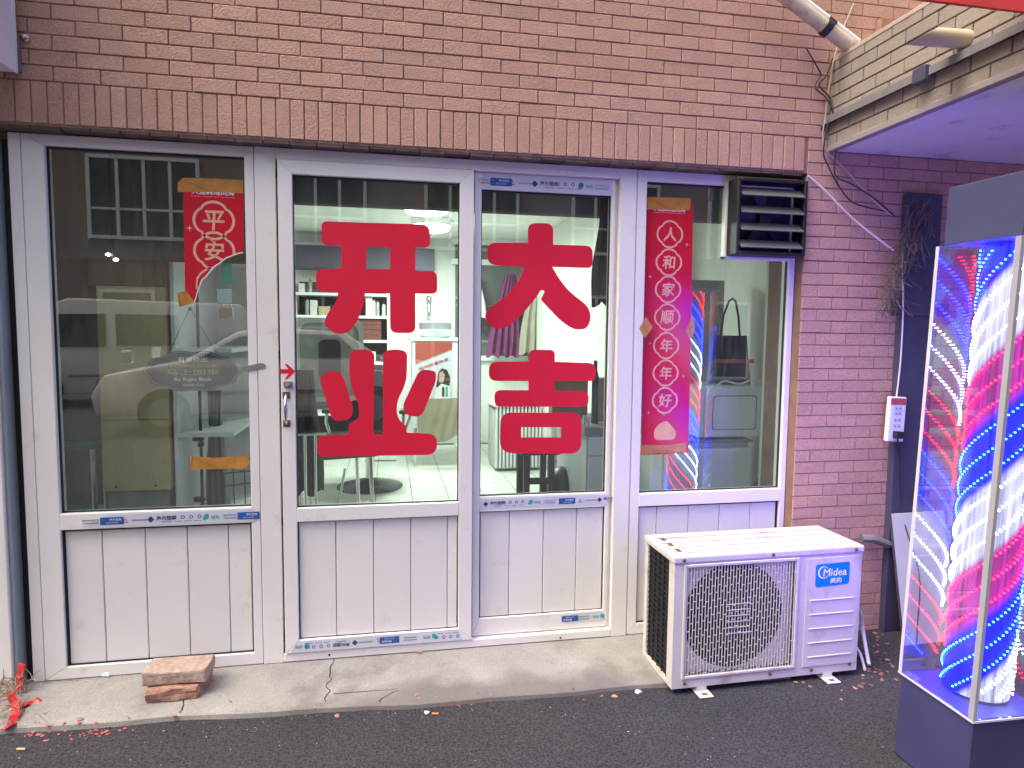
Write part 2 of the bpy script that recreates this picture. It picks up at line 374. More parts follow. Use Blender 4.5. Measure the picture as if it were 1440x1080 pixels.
def in_view(b):
    q = [PJ((x, WY, z)) for x in b[:2] for z in b[2:]]
    u0, u1 = min(p[0] for p in q), max(p[0] for p in q); v0, v1 = min(p[1] for p in q), max(p[1] for p in q)
    w_ = max(0, min(u1, 1440) - max(u0, 0)); h_ = max(0, min(v1, 1080) - max(v0, 0))
    if b[0] > 3.30 and b[2] > 2.2: return 0
    if b[0] > 3.92: return w_ * h_ * .01
    if b[0] < 3.3 and b[3] < .5: return 0
    return w_ * h_
bricks.sort(key=in_view, reverse=True)
bmesh_cache = {}
def brick_mesh(lx, lz, mt, key, ax='x'):
    k = (round(lx, 3), round(lz, 3), key)
    if k not in bmesh_cache:
        b = MB(); d = .012
        if ax == 'x': b.box(-lx / 2, lx / 2, 0, d, -lz / 2, lz / 2)
        else: b.box(0, d, -lx / 2, lx / 2, -lz / 2, lz / 2)
        bmesh_cache[k] = b.mesh('brick', mt, .0022)
    return bmesh_cache[k]
rest = MB()
for k, (a, b, c, d) in enumerate(bricks):
    if k < 300 and in_view((a, b, c, d)) > 0:
        o = bpy.data.objects.new('brick', brick_mesh(b - a, d - c, m_brick, 'r')); link(o, wall)
        o.location = ((a + b) / 2, WY + random.uniform(-.0012, .0012), (c + d) / 2); o.rotation_euler = (random.uniform(-.004, .004), random.uniform(-.003, .003), random.uniform(-.006, .006))
    else:
        rest.box(a, b, WY + random.uniform(-.001, .001), WY + .012, c, d)
part('outer_bricks', rest, m_brick, wall, kind='stuff')
# soffit of the opening: cut bricks seen from below, stained cement
m_soil = mat('stained_cement', (.13, .085, .075), .95, var=.3, vs=14, bump=.5, bs=80)
sf = MB(); x = -.2
while x < 3.2:
    sf.box(x + .002, x + .1 - .002, WY + .006, .02, 2.098 + random.uniform(0, .006), 2.113); x += .1
part('opening_soffit', sf, m_soil, wall)
part('opening_reveal', MB().box(3.2245, 3.2345, WY + .008, .2, -.03, 2.0955), mat('red_cement_reveal', (.26, .15, .11), .9, var=.2, vs=12), wall)

# ================================================================== projecting bay on the right
bay = thing('balcony_bay', 'tan brick bay projecting over the LED sign with a white soffit', 'balcony', (3.316, 0, 2.22))
BX = .0
part('bay_core', MB().box(.006, 4.6, -1.0, WY - .002, .006, .372), m_tanmortar, bay)
part('soffit', MB().box(.0, 4.6, -1.0, WY - .002, -.006, .006), m_soffit, bay)
part('bottom_moulding', MB().box(-.004, .03, -1.0, WY - .004, -.014, .012), mat('purple_grey_edge', (.28, .24, .24), .8), bay, bev=.003)
part('coping', MB().box(-.002, 4.6, -1.0, WY - .003, .372, .392), mat('tan_coping', (.42, .35, .27), .9, var=.12, vs=12), bay, bev=.003)
for i in range(7):
    z0 = .005 + i * .0545 - (.0 if i else 0); off = -.271 if i % 2 == 0 else -.195
    if z0 + .0545 > .39: z1 = .372
    else: z1 = z0 + .0545
    y = off + .30
    while y > -1.0:
        a, b = min(y, WY - .003), max(y - .15, -1.0)
        if a - b > .012:
            lx, lz = (a - b) - .005, (z1 - z0) - .005
            o = bpy.data.objects.new('brick', brick_mesh(lx, lz, m_tan, 't', 'y')); link(o, bay)
            o.location = (random.uniform(-.001, .001), (a + b) / 2, (z0 + z1) / 2); o.rotation_euler = (random.uniform(-.004, .004), 0, random.uniform(-.005, .005))
        y -= .15
# red fascia sign along the front of the bay
fa = thing('red_fascia_sign', 'red shop sign panel fixed along the front of the tan bay', 'sign', (2.7, -1.03, 2.358))
part('panel', MB().box(0, 5, -.012, .0, .0, .28), m_redfas, fa)
part('added_white_back', MB().box(0, 5, .0005, .004, .004, .28), m_whitem, fa)  # white back added to keep red bounce light off the bay

# steel angle rail along the bay
ra = thing('steel_rail', 'grey steel angle rail running along the tan brick bay', 'rail', (3.29, -.03, 2.335))
b = MB(); b.box(-.004, .0, -1.0, .0, -.012, .014); b.box(-.004, .022, -1.0, .0, .0142, .018)
part('angle_bar', b, m_greypaint, ra)
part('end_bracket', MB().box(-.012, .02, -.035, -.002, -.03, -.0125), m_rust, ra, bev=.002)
part('bolt', MB().lathe([(.008, 0), (.008, .012), (.005, .018)], (-.012, -.02, -.035), 8, 'x'), m_chrome, ra)
part('clamp', MB().box(-.02, .004, -.62, -.56, -.028, .026), m_dark, ra, bev=.004)

# ================================================================== shopfront
sf = thing('shopfront', 'white PVC shopfront with two windows and a double door', 'shopfront', (0, 0, 0))
def stile(par, x0, x1, z0, z1, y0, y1, name='stile', m0=0, m1=0, mtl=None):
    """vertical member; m0/m1 mitre (positive = right side shorter, negative = left side shorter)"""
    wdt = x1 - x0; G = .0006
    a = max(m0, 0); b_ = max(-m0, 0); c = max(m1, 0); d = max(-m1, 0)
    poly = [(x0, z0 + b_ + (G if m0 else 0)), (x1, z0 + a + (G if m0 else 0)), (x1, z1 - c - (G if m1 else 0)), (x0, z1 - d - (G if m1 else 0))]
    return part(name, MB().prism(poly, y0, y1), mtl or m_pvc, par, bev=.0022)
def rail(par, x0, x1, z0, z1, y0, y1, l=0, r=0, up=True, name='rail', mtl=None):
    """horizontal member; l/r mitre lengths, on the top edge if up"""
    if up: poly = [(x0, z0), (x1, z0), (x1 - r, z1), (x0 + l, z1)]
    else: poly = [(x0 + l, z0), (x1 - r, z0), (x1, z1), (x0, z1)]
    return part(name, MB().prism(poly, y0, y1), mtl or m_pvc, par, bev=.0022)
def gasket(par, x0, x1, z0, z1, y, w_=.004, name='gasket'):
    b = MB()
    b.box(x0, x0 + w_, y, y + .012, z0, z1); b.box(x1 - w_, x1, y, y + .012, z0, z1)
    b.box(x0 + w_, x1 - w_, y, y + .012, z0, z0 + w_); b.box(x0 + w_, x1 - w_, y, y + .012, z1 - w_ * 1.6, z1)
    part(name, b, m_rubber, par)
def pane(par, x0, x1, z0, z1, y):
    return part('glass_pane', MB().box(x0 + .001, x1 - .001, y, y + .005, z0 + .001, z1 - .001), m_glass, par)
def boards(par, edges, z0, z1, y):
    for a, b in zip(edges, edges[1:]):
        q = MB(); q.prism([(a + .0012, y + .004), (a + .004, y), (b - .004, y), (b - .0012, y + .004), (b - .0012, y + .014), (a + .0012, y + .014)], z0, z1, 'z')
        part('panel_board', q, m_board, par)
    part('panel_back', MB().box(edges[0], edges[-1], y + .016, y + .022, z0, z1), m_rubber, par)
# --- left window
lw = part('window', MB().box(.0, .041, .0, .07, -.002, 2.098), m_pvc, sf, bev=.004, label='window unit with the torn red banner')
stile(lw, .043, .119, .0, 2.098, .0, .06, m0=.049, m1=.040)
stile(lw, .820, .855, .0, 2.098, .0, .06, m0=-.049, m1=-.040)
rail(lw, .043, .855, 2.058, 2.098, .0005, .06, .076, .035, up=False)
rail(lw, .043, .855, .0, .049, .0005, .06, .076, .035, up=True)
rail(lw, .1195, .8195, .600, .664, -.002, .058)
gasket(lw, .1192, .8198, .6645, 2.0578, .018)
pane(lw, .122, .817, .667, 2.054, .024)
ed = [P(u, 840).x for u in (89.7, 143.9, 204.7, 263.9, 321.8, 356)]; ed[0] = .125; ed[-1] = .815
gasket(lw, .1192, .8198, .0495, .5995, .012, .005)
boards(lw, ed, .054, .595, .018)
# hasp on the post
hp = MB(); shape(hp, [rounded([(.79, 1.232, .004), (.83, 1.243, .004), (.873, 1.252, .004), (.888, 1.243, .006), (.884, 1.23, .006), (.84, 1.224, .003), (.80, 1.216, .004)])], -.0015, .003)
part('hasp', hp, m_steel, lw)
# --- door frame
dfm = part('door_frame', MB().box(.8575, .936, -.002, .07, -.002, 2.099), m_pvc, sf, bev=.0022)
part('jamb', MB().box(2.366, 2.4405, -.002, .07, -.002, 2.099), m_pvc, dfm, bev=.0022)
part('header', MB().box(.9365, 2.3655, -.0025, .07, 2.055, 2.0985), m_pvc, dfm, bev=.0022)
part('threshold', MB().box(.9365, 2.3655, -.0035, .07, .0, .036), m_pvc, dfm, bev=.003)
part('jamb_stop', MB().box(2.352, 2.3655, .03, .07, .037, 2.0545), m_pvc, dfm, bev=.001)
part('gap_seal', MB().box(.9365, .9405, .02, .07, .037, 2.0545), m_rubber, dfm)
for zz in (2.02, .62, 1.30, .12):
    part('hinge_lug', MB().box(.9366, .9408, .004, .018, zz - .035, zz), m_black, dfm)
# --- left leaf
y0 = -.012
l1 = part('door', MB().prism([(.945, .04), (1.0, .094), (1.0, 1.998), (.945, 2.053)], y0, .045), m_pvc, sf, bev=.0022, label='door leaf with a pull handle')
stile(l1, 1.665, 1.7235, .04, 2.053, y0, .045, m0=-.054, m1=-.055)
rail(l1, .945, 1.7235, 1.998, 2.053, y0 + .0004, .045, .055, .0585, up=False)
rail(l1, .945, 1.7235, .04, .094, y0 + .0004, .045, .055, .0585, up=True)
rail(l1, 1.0003, 1.6647, .597, .655, y0 - .001, .044)
gasket(l1, 1.0002, 1.6648, .6552, 1.9978, .004)
pane(l1, 1.003, 1.662, .658, 1.995, .010)
ed = [P(380 + u / 2.769, 810).x for u in (112, 257, 403, 548, 690, 735)]; ed[0] = 1.0035; ed[-1] = 1.6615
gasket(l1, 1.0002, 1.6648, .0942, .5968, .002, .003)
boards(l1, ed, .098, .593, .003)
hx = P(403, 575, y0).x; hz0, hz1 = P(403, 598, y0).z, P(403, 553, y0).z
hd = part('handle', MB().tube([(hx, y0 - .004, hz1 - .008), (hx, y0 - .026, hz1 - .022), (hx + .001, y0 - .034, (hz0 + hz1) / 2), (hx, y0 - .026, hz0 + .022), (hx, y0 - .004, hz0 + .008)], [.006, .0055, .0085, .0055, .006], 10), m_chrome, l1, smooth=True)
part('handle_plate', MB().box(hx - .014, hx + .014, y0 - .003, y0 - .0003, hz1 - .022, hz1 + .006), m_rust, l1, bev=.001)
part('handle_plate', MB().box(hx - .014, hx + .014, y0 - .003, y0 - .0003, hz0 - .006, hz0 + .022), m_rust, l1, bev=.001)
q = P(405, 540, y0)
part('lock', MB().box(q.x - .016, q.x + .018, y0 - .012, y0 - .0003, q.z - .014, q.z + .013), m_greypaint, l1, bev=.003)
part('keyhole', MB().lathe([(.008, 0), (.008, -.004)], (q.x, y0 - .0125, q.z), 12, 'y'), m_chrome, l1)
# --- right leaf
y0 = .018
l2 = part('door', MB().prism([(1.73, .04), (1.76, .118), (1.76, 1.985), (1.73, 2.053)], y0, .068), m_pvc, sf, bev=.0022, label='door leaf without a handle, set behind the other')
stile(l2, 2.334, 2.3515, .04, 2.053, y0, .068, m0=-.078, m1=-.068)
rail(l2, 1.73, 2.3515, 1.985, 2.053, y0 + .0004, .068, .03, .0175, up=False)
rail(l2, 1.73, 2.3515, .04, .118, y0 + .0004, .068, .03, .0175, up=True)
rail(l2, 1.7603, 2.3337, .600, .667, y0 - .001, .067)
gasket(l2, 1.7602, 2.3338, .6672, 1.9848, .032)
pane(l2, 1.763, 2.331, .670, 1.982, .038)
ed = [P(380 + u / 2.769, 800, .03).x for u in (797, 930, 1062, 1190, 1305)]; ed[0] = 1.763; ed[-1] = 2.331
gasket(l2, 1.7602, 2.3338, .1182, .5998, .030, .003)
boards(l2, ed, .122, .596, .031)
# --- right window
rw = part('window', MB().box(2.4425, 2.4445, .004, .06, .0, 2.098), m_pvc, sf, label='window unit with the exhaust fan')
stile(rw, 2.446, 2.489, .0, 2.098, .0, .06, m0=.05, m1=.046)
stile(rw, 3.194, 3.222, .0, 2.098, .0, .06, m0=-.05, m1=-.046)
rail(rw, 2.446, 3.222, 2.052, 2.098, .0005, .06, .043, .028, up=False)
rail(rw, 2.446, 3.222, .0, .05, .0005, .06, .043, .028, up=True)
rail(rw, 2.4893, 3.1937, .600, .660, -.002, .058)
gasket(rw, 2.4892, 3.1938, .6602, 2.0518, .018)
pane(rw, 2.492, 3.191, .663, 2.048, .024)
ed = [P(880 + u / 3.6, 735).x for u in (65, 163, 325, 482, 638, 770)]; ed[0] = 2.494; ed[-1] = 3.189
gasket(rw, 2.4892, 3.1938, .0502, .5998, .012, .005)
boards(rw, ed, .055, .595, .018)
# screw heads on the threshold
for u, v in ((463, 921), (788, 897)):
    q = P(u, v, -.0035); part('screw_head', MB().lathe([(.005, 0), (.004, -.002)], (q.x, -.0036, q.z), 10, 'y'), m_black, dfm)

# ================================================================== red vinyl characters
def glyph(name, body, loops, off, sc, y, label):
    lp = [[(lambda q: (q.x, q.z))(P(off[0] + a / sc, off[1] + b_ / sc, y)) for a, b_ in rounded(l)] for l in loops]
    mbs = MB()
    for group in lp if body == 'multi' else [lp]: shape(mbs, [group] if body == 'multi' else group, y, .0008)
    return single(name, mbs, m_red, label, 'sticker', 'red characters on the door glass')
o4, s4 = (370, 200), 3.857; o5 = (370, 460); o6, s6 = (640, 220), 4.154; o7 = (640, 460)
glyph('red_character', 'one', [
    [(318, 428, 30), (600, 438, 0), (905, 446, 45), (905, 570, 28), (825, 572, 4), (825, 699, 4), (942, 699, 38), (945, 822, 32), (825, 820, 4), (826, 1035, 38), (690, 1034, 38), (688, 820, 4), (552, 818, 4), (548, 880, 40), (505, 985, 40), (455, 1038, 45), (385, 1040, 45), (330, 985, 50), (345, 935, 30), (395, 870, 40), (408, 815, 4), (287, 808, 40), (287, 690, 34), (425, 685, 4), (425, 560, 4), (316, 558, 34)],
    [(562, 565), (688, 572), (688, 688), (558, 688)]], o4, s4, .009, 'red vinyl character 开 at the top of the door leaf with the handle')
glyph('red_character', 'multi', [
    [(305, 280, 45), (345, 243, 30), (405, 238, 45), (438, 275, 30), (492, 455, 40), (470, 500, 30), (378, 515, 50)],
    [(938, 238, 45), (850, 226, 45), (757, 425, 40), (770, 475, 30), (858, 492, 45), (938, 290, 40)],
    [(292, 590, 50), (465, 580, 5), (465, 525, 10), (522, 492, 25), (520, 425, 50), (482, 345, 50), (467, 260, 40), (468, 132, 60), (535, 118, 40), (604, 132, 50), (598, 570, 12), (605, 583, 8), (644, 583, 8), (650, 570, 10), (650, 132, 60), (720, 118, 45), (783, 132, 55), (778, 300, 50), (728, 400, 50), (724, 470, 30), (742, 508, 15), (778, 538, 14), (778, 572, 4), (944, 578, 60), (942, 692, 60), (292, 703, 40)]], o5, s4, .009, 'red vinyl character 业 low on the door leaf with the handle')
glyph('red_character', 'one', [
    [(425, 390, 45), (574, 390, 50), (572, 515, 4), (803, 522, 45), (803, 652, 34), (566, 645, 4), (600, 702, 30), (650, 772, 40), (715, 828, 40), (775, 872, 40), (796, 940, 40), (770, 1010, 50), (690, 1012, 50), (610, 955, 40), (500, 836, 12), (525, 785, 18), (500, 778, 12), (480, 815, 20), (390, 925, 50), (300, 1000, 40), (225, 1012, 50), (168, 940, 60), (200, 885, 40), (290, 825, 50), (365, 740, 50), (406, 648, 4), (187, 632, 55), (187, 503, 55), (425, 505, 4)]], o6, s6, .037, 'red vinyl character 大 at the top of the door leaf without a handle')
gl = glyph('red_character', 'one', [
    [(400, 123, 70), (542, 123, 75), (540, 188, 4), (764, 195, 45), (762, 292, 32), (537, 292, 4), (537, 346, 4), (726, 348, 46), (722, 432, 34), (213, 432, 34), (215, 341, 34), (398, 342, 4), (398, 292, 4), (182, 292, 45), (184, 188, 45), (402, 186, 4)]], o7, s4, .037, 'red vinyl character 吉 low on the door leaf without a handle')
bx = MB(); lp = [[(lambda q: (q.x, q.z))(P(640 + a / s4, 460 + c / s4, .037)) for a, c in rounded(l)] for l in
      [[(247, 463, 60), (687, 465, 60), (684, 687, 65), (241, 684, 75)], [(358, 543), (575, 543), (575, 598), (358, 598)]]]
shape(bx, lp, .037, .0008)
bo = part('mouth_stroke', bx, m_red, gl); bo.matrix_parent_inverse = Matrix.Translation(-Vector(gl.location))
ar = MB(); lp = [(lambda q: (q.x, q.z))(P(370 + a / s4, 460 + c / s4, -.0125)) for a, c in [(88, 228), (138, 228), (118, 200), (130, 200), (175, 240), (130, 283), (118, 280), (140, 252), (90, 250)]]
shape(ar, [lp], -.0125, .0006)
single('red_arrow', ar, m_red, 'small red arrow sticker above the door lock', 'sticker')

# ================================================================== protective film strips with print
def film(name, x0, x1, z0, z1, y, label, items, notch=True, flip=False):
    """items: list of (kind, centre fraction)"""
    t = thing(name, label, 'film strip', ((x0 + x1) / 2, y, z0), group='printed protective film strips')
    W, H = x1 - x0, z1 - z0; hw = W / 2
    base = [(-hw, .0), (hw, .0), (hw, H), (-hw, H)]
    if notch == 'torn': base = [(-hw, .3 * H), (-hw * .93, .05 * H), (-hw * .8, 0), (-hw * .2, .06 * H), (hw * .75, 0), (hw, .15 * H), (hw * .9, .5 * H), (hw * .72, H), (-hw * .4, H * .98), (-hw * .95, H * .85)]
    elif notch == 'mitre': base = [(-hw, 0), (hw * .985, 0), (hw * .93, H), (-hw * .93, H)]
    elif notch: base = [(-hw, .1 * H), (-hw * .8, 0), (hw, 0), (hw, H), (-hw * .7, H)]
    b = MB(); shape(b, [base], 0, .0004); part('film', b, m_film, t)
    yy = -.0005
    parts = {}
    def g(key, mt):
        if key not in parts: parts[key] = (MB(), mt)
        return parts[key][0]
    for kind, fx in items:
        cx = -hw + fx * W; cz = H * .5
        sgn = -1 if flip else 1
        if kind == 'blue':
            bl = g('blue_block', m_fblue); shape(bl, [[(cx - .85 * H, cz - .3 * H), (cx + .85 * H, cz - .3 * H), (cx + .85 * H, cz + .3 * H), (cx - .85 * H, cz + .3 * H)]], yy, .0003)
            wt = g('white_lettering', m_white); text(wt, '声光型材', cx + sgn * .25 * H, cz + sgn * .1 * H, .2 * H, yy - .0004, flip=flip, res=1); text(wt, 'SGSJ PVC PROFILE', cx, cz - sgn * .15 * H, .1 * H, yy - .0004, flip=flip, res=1)
        elif kind == 'logo':
            nv = g('navy_lettering', m_fnavy); r = .26 * H
            shape(nv, [[(cx - r - .9 * H * sgn, cz), (cx - .9 * H * sgn, cz - r), (cx + r - .9 * H * sgn, cz), (cx - .9 * H * sgn, cz + r)]], yy, .0003)
            text(nv, '声光塑胶', cx + sgn * .25 * H, cz + sgn * .08 * H, .34 * H, yy, bold=.012, flip=flip, res=1); text(nv, 'SGSJ PLASTIC', cx + sgn * .25 * H, cz - sgn * .24 * H, .12 * H, yy, flip=flip, res=1)
        elif kind == 'rings':
            nv = g('navy_lettering', m_fnavy); r = .15 * H
            for k in range(4):
                ox = cx + (k - 1.5) * .62 * H
                shape(nv, [[(ox + r * math.cos(a * .524), cz + .1 * H * sgn + r * math.sin(a * .524)) for a in range(12)], [(ox + r * .6 * math.cos(a * .524), cz + .1 * H * sgn + r * .6 * math.sin(a * .524)) for a in range(12)]], yy, .0003)
            for k in range(3): shape(g('grey_lettering', m_fgrey), [[(cx - .9 * H + k * .7 * H, cz - sgn * .2 * H), (cx - .35 * H + k * .7 * H, cz - sgn * .2 * H), (cx - .35 * H + k * .7 * H, cz - sgn * .26 * H), (cx - .9 * H + k * .7 * H, cz - sgn * .26 * H)]], yy, .0003)
        elif kind == 'leaf':
            te = g('teal_print', m_fteal); text(te, '绿色', cx + sgn * .2 * H, cz, .3 * H, yy, flip=flip, res=1)
            shape(te, [rounded([(cx - sgn * .75 * H, cz - .3 * H, .02), (cx - sgn * .25 * H, cz - .1 * H, .02), (cx - sgn * .3 * H, cz + .34 * H, .02), (cx - sgn * .7 * H, cz + .2 * H, .02)])], yy, .0003)
        elif kind == 'lines':
            gr = g('grey_lettering', m_fgrey)
            text(gr, '绿色环保无铅产品', cx, cz + sgn * .12 * H, .14 * H, yy, flip=flip, res=1); text(gr, '注意事项请揭膜使用', cx, cz - sgn * .12 * H, .12 * H, yy, flip=flip, res=1)
        elif kind == 'warn':
            gr = g('red_print', m_fred); a = cx - sgn * .7 * H
            shape(gr, [[(a - .2 * H, cz - .2 * H * sgn), (a + .2 * H, cz - .2 * H * sgn), (a, cz + .22 * H * sgn)], [(a - .11 * H, cz - .14 * H * sgn), (a + .11 * H, cz - .14 * H * sgn), (a, cz + .1 * H * sgn)]], yy, .0003)
            text(g('grey_lettering', m_fgrey), '安装后请及时撕掉', cx + sgn * .4 * H, cz, .14 * H, yy, flip=flip, res=1)
    for k, (b, mt) in parts.items(): part(k, b, mt, t, kind='stuff')
film('film_strip', .195, .832, .605, .655, -.0022, 'long printed film strip under the window glass with the torn banner', [('lines', .05), ('blue', .17), ('warn', .30), ('logo', .46), ('rings', .60), ('leaf', .75), ('lines', .86), ('blue', .965)])
film('film_strip', 1.762, 2.334, 1.99, 2.044, .0178, 'printed film strip along the top of the door leaf without a handle', [('lines', .03), ('blue', .14), ('warn', .29), ('logo', .48), ('rings', .66), ('leaf', .80), ('lines', .92)], notch=False)
film('film_strip', 1.762, 2.352, .612, .657, .0165, 'printed film strip on the middle rail of the door leaf without a handle', [('logo', .11), ('rings', .25), ('leaf', .42), ('lines', .53), ('blue', .665), ('warn', .82), ('logo', .99)], notch=False)
film('film_strip', .965, 1.69, .0425, .091, -.0122, 'upside down film strip along the bottom of the door leaf with the handle', [('leaf', .06), ('rings', .15), ('logo', .30), ('warn', .45), ('blue', .56), ('lines', .68), ('leaf', .79), ('rings', .90)], notch='mitre', flip=True)
film('film_strip', 2.14, 2.352, .066, .112, .0178, 'short torn film remnant on the bottom rail of the door leaf without a handle', [('blue', .18), ('lines', .48), ('leaf', .80)], notch='torn', flip=True)

# ================================================================== red couplet banners
def quatrefoil(cx, cz, r, k=1.0):
    pts = []
    for i in range(40):
        a = 2 * math.pi * i / 40; rr = r * (1 + .13 * abs(math.cos(2 * a)) ** .6 - .06) * k
        pts.append((cx + rr * math.cos(a) * 1.02, cz + rr * math.sin(a)))
    return pts
def inside(p, poly):
    c = False
    for i in range(len(poly)):
        (x0, z0_), (x1, z1_) = poly[i - 1], poly[i]
        if (z0_ > p[1]) != (z1_ > p[1]) and p[0] < (x1 - x0) * (p[1] - z0_) / (z1_ - z0_) + x0: c = not c
    return c
def medallion(ban, cx, cz, r, ch, y, clip=None):
    b = MB(); oo, ii = quatrefoil(cx, cz, r), quatrefoil(cx, cz, r, .87)
    if clip:
        for i in range(40):
            j = (i + 1) % 40
            if all(inside(p, clip) for p in (oo[i], oo[j])): b.add([(p[0], y - d, p[1]) for d in (0, .0003) for p in (oo[i], oo[j], ii[j], ii[i])], [(0, 1, 2, 3), (7, 6, 5, 4), (0, 4, 5, 1), (1, 5, 6, 2), (2, 6, 7, 3), (3, 7, 4, 0)])
    else: shape(b, [oo, ii], y, .0003)
    if not clip: shape(b, [[(cx - .3 * r, cz - r * .98), (cx - .22 * r, cz - r * .98), (cx + .05 * r, cz - r * 1.22), (cx - .02 * r, cz - r * 1.22)]], y, .0003)
    m = part('medallion', b, m_gold, ban)
    c = MB(); text(c, ch, cx, cz, r * 1.02, y, bold=.022, slant=.08); part('character', c, m_gold, m)
    return m
BY = .0232
def bxz(u, v, o): q = P(u, v, BY); return (q.x - o[0], q.z - o[2])
# --- torn banner
o = P(300, 420, BY); o = (o.x, BY, o.z)
bl = thing('torn_banner', 'torn red paper banner reading 平安 taped to the window beside the door', 'banner', o, group='red couplet banners')
k = 2.8425
edge = [(732, 215), (973, 215), (973, 500), (955, 503), (930, 512), (905, 522), (880, 542), (862, 553), (845, 572), (825, 595), (808, 610), (800, 632), (790, 660), (784, 685), (774, 707), (768, 700), (740, 690)]
b = MB(); shape(b, [[bxz(a / k, 180 + c / k, o) for a, c in edge]], 0, .0004); part('paper', b, m_paper, bl)
b = MB(); rim = [bxz(a / k, 180 + c / k, o) for a, c in edge[2:15]]
shape(b, [rim + [(p[0] - .003, p[1] + .0035) for p in reversed(rim)]], -.0006, .0003); part('torn_edge', b, m_white, bl)
for (a, c, ch) in ((855, 370, '平'), (857, 492, '安')):
    q = bxz(a / k, 180 + c / k, o); medallion(bl, q[0], q[1], .072, ch, -.0005, [bxz(a_ / k, 180 + c_ / k, o) for a_, c_ in edge] if ch == '安' else None)
arc = []
for a, c in ((783, 640), (785, 600), (800, 578), (822, 562), (850, 553)): arc.append(bxz(a / k, 180 + c / k, o))
b = MB(); shape(b, [arc + [(p[0] + .005, p[1] - .006) for p in reversed(arc)]], -.0005, .0003); part('medallion_arc', b, m_gold, bl)
b = MB(); q = bxz(853 / k, 180 + 263 / k, o); text(b, '大连韩冠同芳', q[0], q[1] + .004, .016, -.0005, width=.158, bold=.03, res=1); part('heading', b, m_white, bl)
b = MB(); text(b, 'DALIAN GUANYUAN TONGFANG', q[0], q[1] - .012, .004, -.0005, width=.16, res=1); part('small_print', b, m_gold, bl)
def spark(ban, u, v, s, oo):
    q = bxz(u, v, oo); b = MB(); shape(b, [[(q[0] + (s if i % 2 == 0 else s * .22) * math.cos(i * math.pi / 4), q[1] + (s if i % 2 == 0 else s * .22) * math.sin(i * math.pi / 4)) for i in range(8)]], -.0005, .0003); part('spark', b, m_gold, ban)
spark(bl, 758 / k, 180 + 400 / k, .014, o)
# --- long banner
o = P(938, 460, BY); o = (o.x, BY, o.z)
br = thing('long_banner', 'long red paper banner reading 人和家顺年年好 taped beside the exhaust fan', 'banner', o, group='red couplet banners')
b = MB(); shape(b, [[bxz(u, v, o) for u, v in ((909.5, 282), (975, 283), (971.5, 460), (968, 637), (901.5, 640), (905, 460))]], 0, .0004); part('paper', b, m_paper, br)
cs = [(942, 329.5), (940.6, 368.9), (939.5, 407), (938.3, 446), (936.8, 486), (936, 524.5), (935, 563)]
for (u, v), ch in zip(cs, '人和家顺年年好'):
    q = bxz(u, v, o); medallion(br, q[0], q[1], .058, ch, -.0005)
b = MB(); q = bxz(942, 296, o); text(b, '大连韩冠同芳', q[0], q[1] + .004, .017, -.0005, width=.15, bold=.03, res=1); part('heading', b, m_white, br)
b = MB(); text(b, 'DALIAN GUANYUAN TONGFANG', q[0], q[1] - .011, .004, -.0005, width=.15, res=1); part('small_print', b, m_gold, br)
for u, v in ((966, 344), (914, 483), (961, 529), (912, 580), (914, 389)): spark(br, u, v, .010, o)
b = MB(); q = bxz(935, 605, o)                     # plain pale cloud ornament
shape(b, [rounded([(q[0] - .05, q[1] - .045, .02), (q[0] + .05, q[1] - .045, .02), (q[0] + .055, q[1] - .005, .02), (q[0] + .03, q[1] + .02, .02), (q[0] + .008, q[1] + .045, .02), (q[0] - .03, q[1] + .03, .02), (q[0] - .055, q[1] + .0, .02)])], -.0005, .0003); part('cloud_ornament', b, m_gold, br)

# --- packing tape
def tape(pts, label, y=BY - .0012, crease=0):
    b = MB(); lp = [(lambda q: (q.x, q.z))(P(u, v, y)) for u, v in pts]
    shape(b, [lp], y, .0005)
    for i in range(crease):                       # raised wrinkles
        t = random.random(); a = Vector(lp[0]).lerp(Vector(lp[1]), t); c = Vector(lp[-1]).lerp(Vector(lp[-2]), min(1, max(0, t + random.uniform(-.2, .2))))
        b.tube([(a.x, y - .0006, a.y), ((a.x + c.x) / 2, y - .0022, (a.y + c.y) / 2), (c.x, y - .0006, c.y)], .0014, 5)
    single('packing_tape', b, m_tape, label, 'tape', 'strips of brown packing tape')
tape([(250, 257), (258, 250), (300, 251), (342, 253), (342, 272), (300, 270), (250, 270)], 'wrinkled brown tape across the top of the torn banner', crease=5)
tape([(249, 412), (262, 409), (273, 424), (268, 427), (252, 432)], 'small brown tape piece at the torn banner bottom tip', crease=2)
tape([(909.5, 279), (912, 277), (972, 278.5), (970, 295.5), (909.5, 294.5)], 'brown tape across the top of the long banner', crease=3)
tape([(897, 640), (901, 626), (940, 626), (965, 622), (964, 637), (930, 637)], 'brown tape across the bottom of the long banner', crease=3)
tape([(899, 462), (908, 445), (918, 460), (907, 476)], 'brown tape square holding the banner to the frame edge', y=-.0006, crease=1)
tape([(964, 466), (973, 445), (976, 447), (977, 466), (970, 478)], 'brown tape piece at the middle of the long banner', crease=1)
tape([(268, 641), (300, 644), (351, 640), (350, 653), (346, 659), (268, 660)], 'wide brown tape strip low on the window with nothing under it', crease=3)

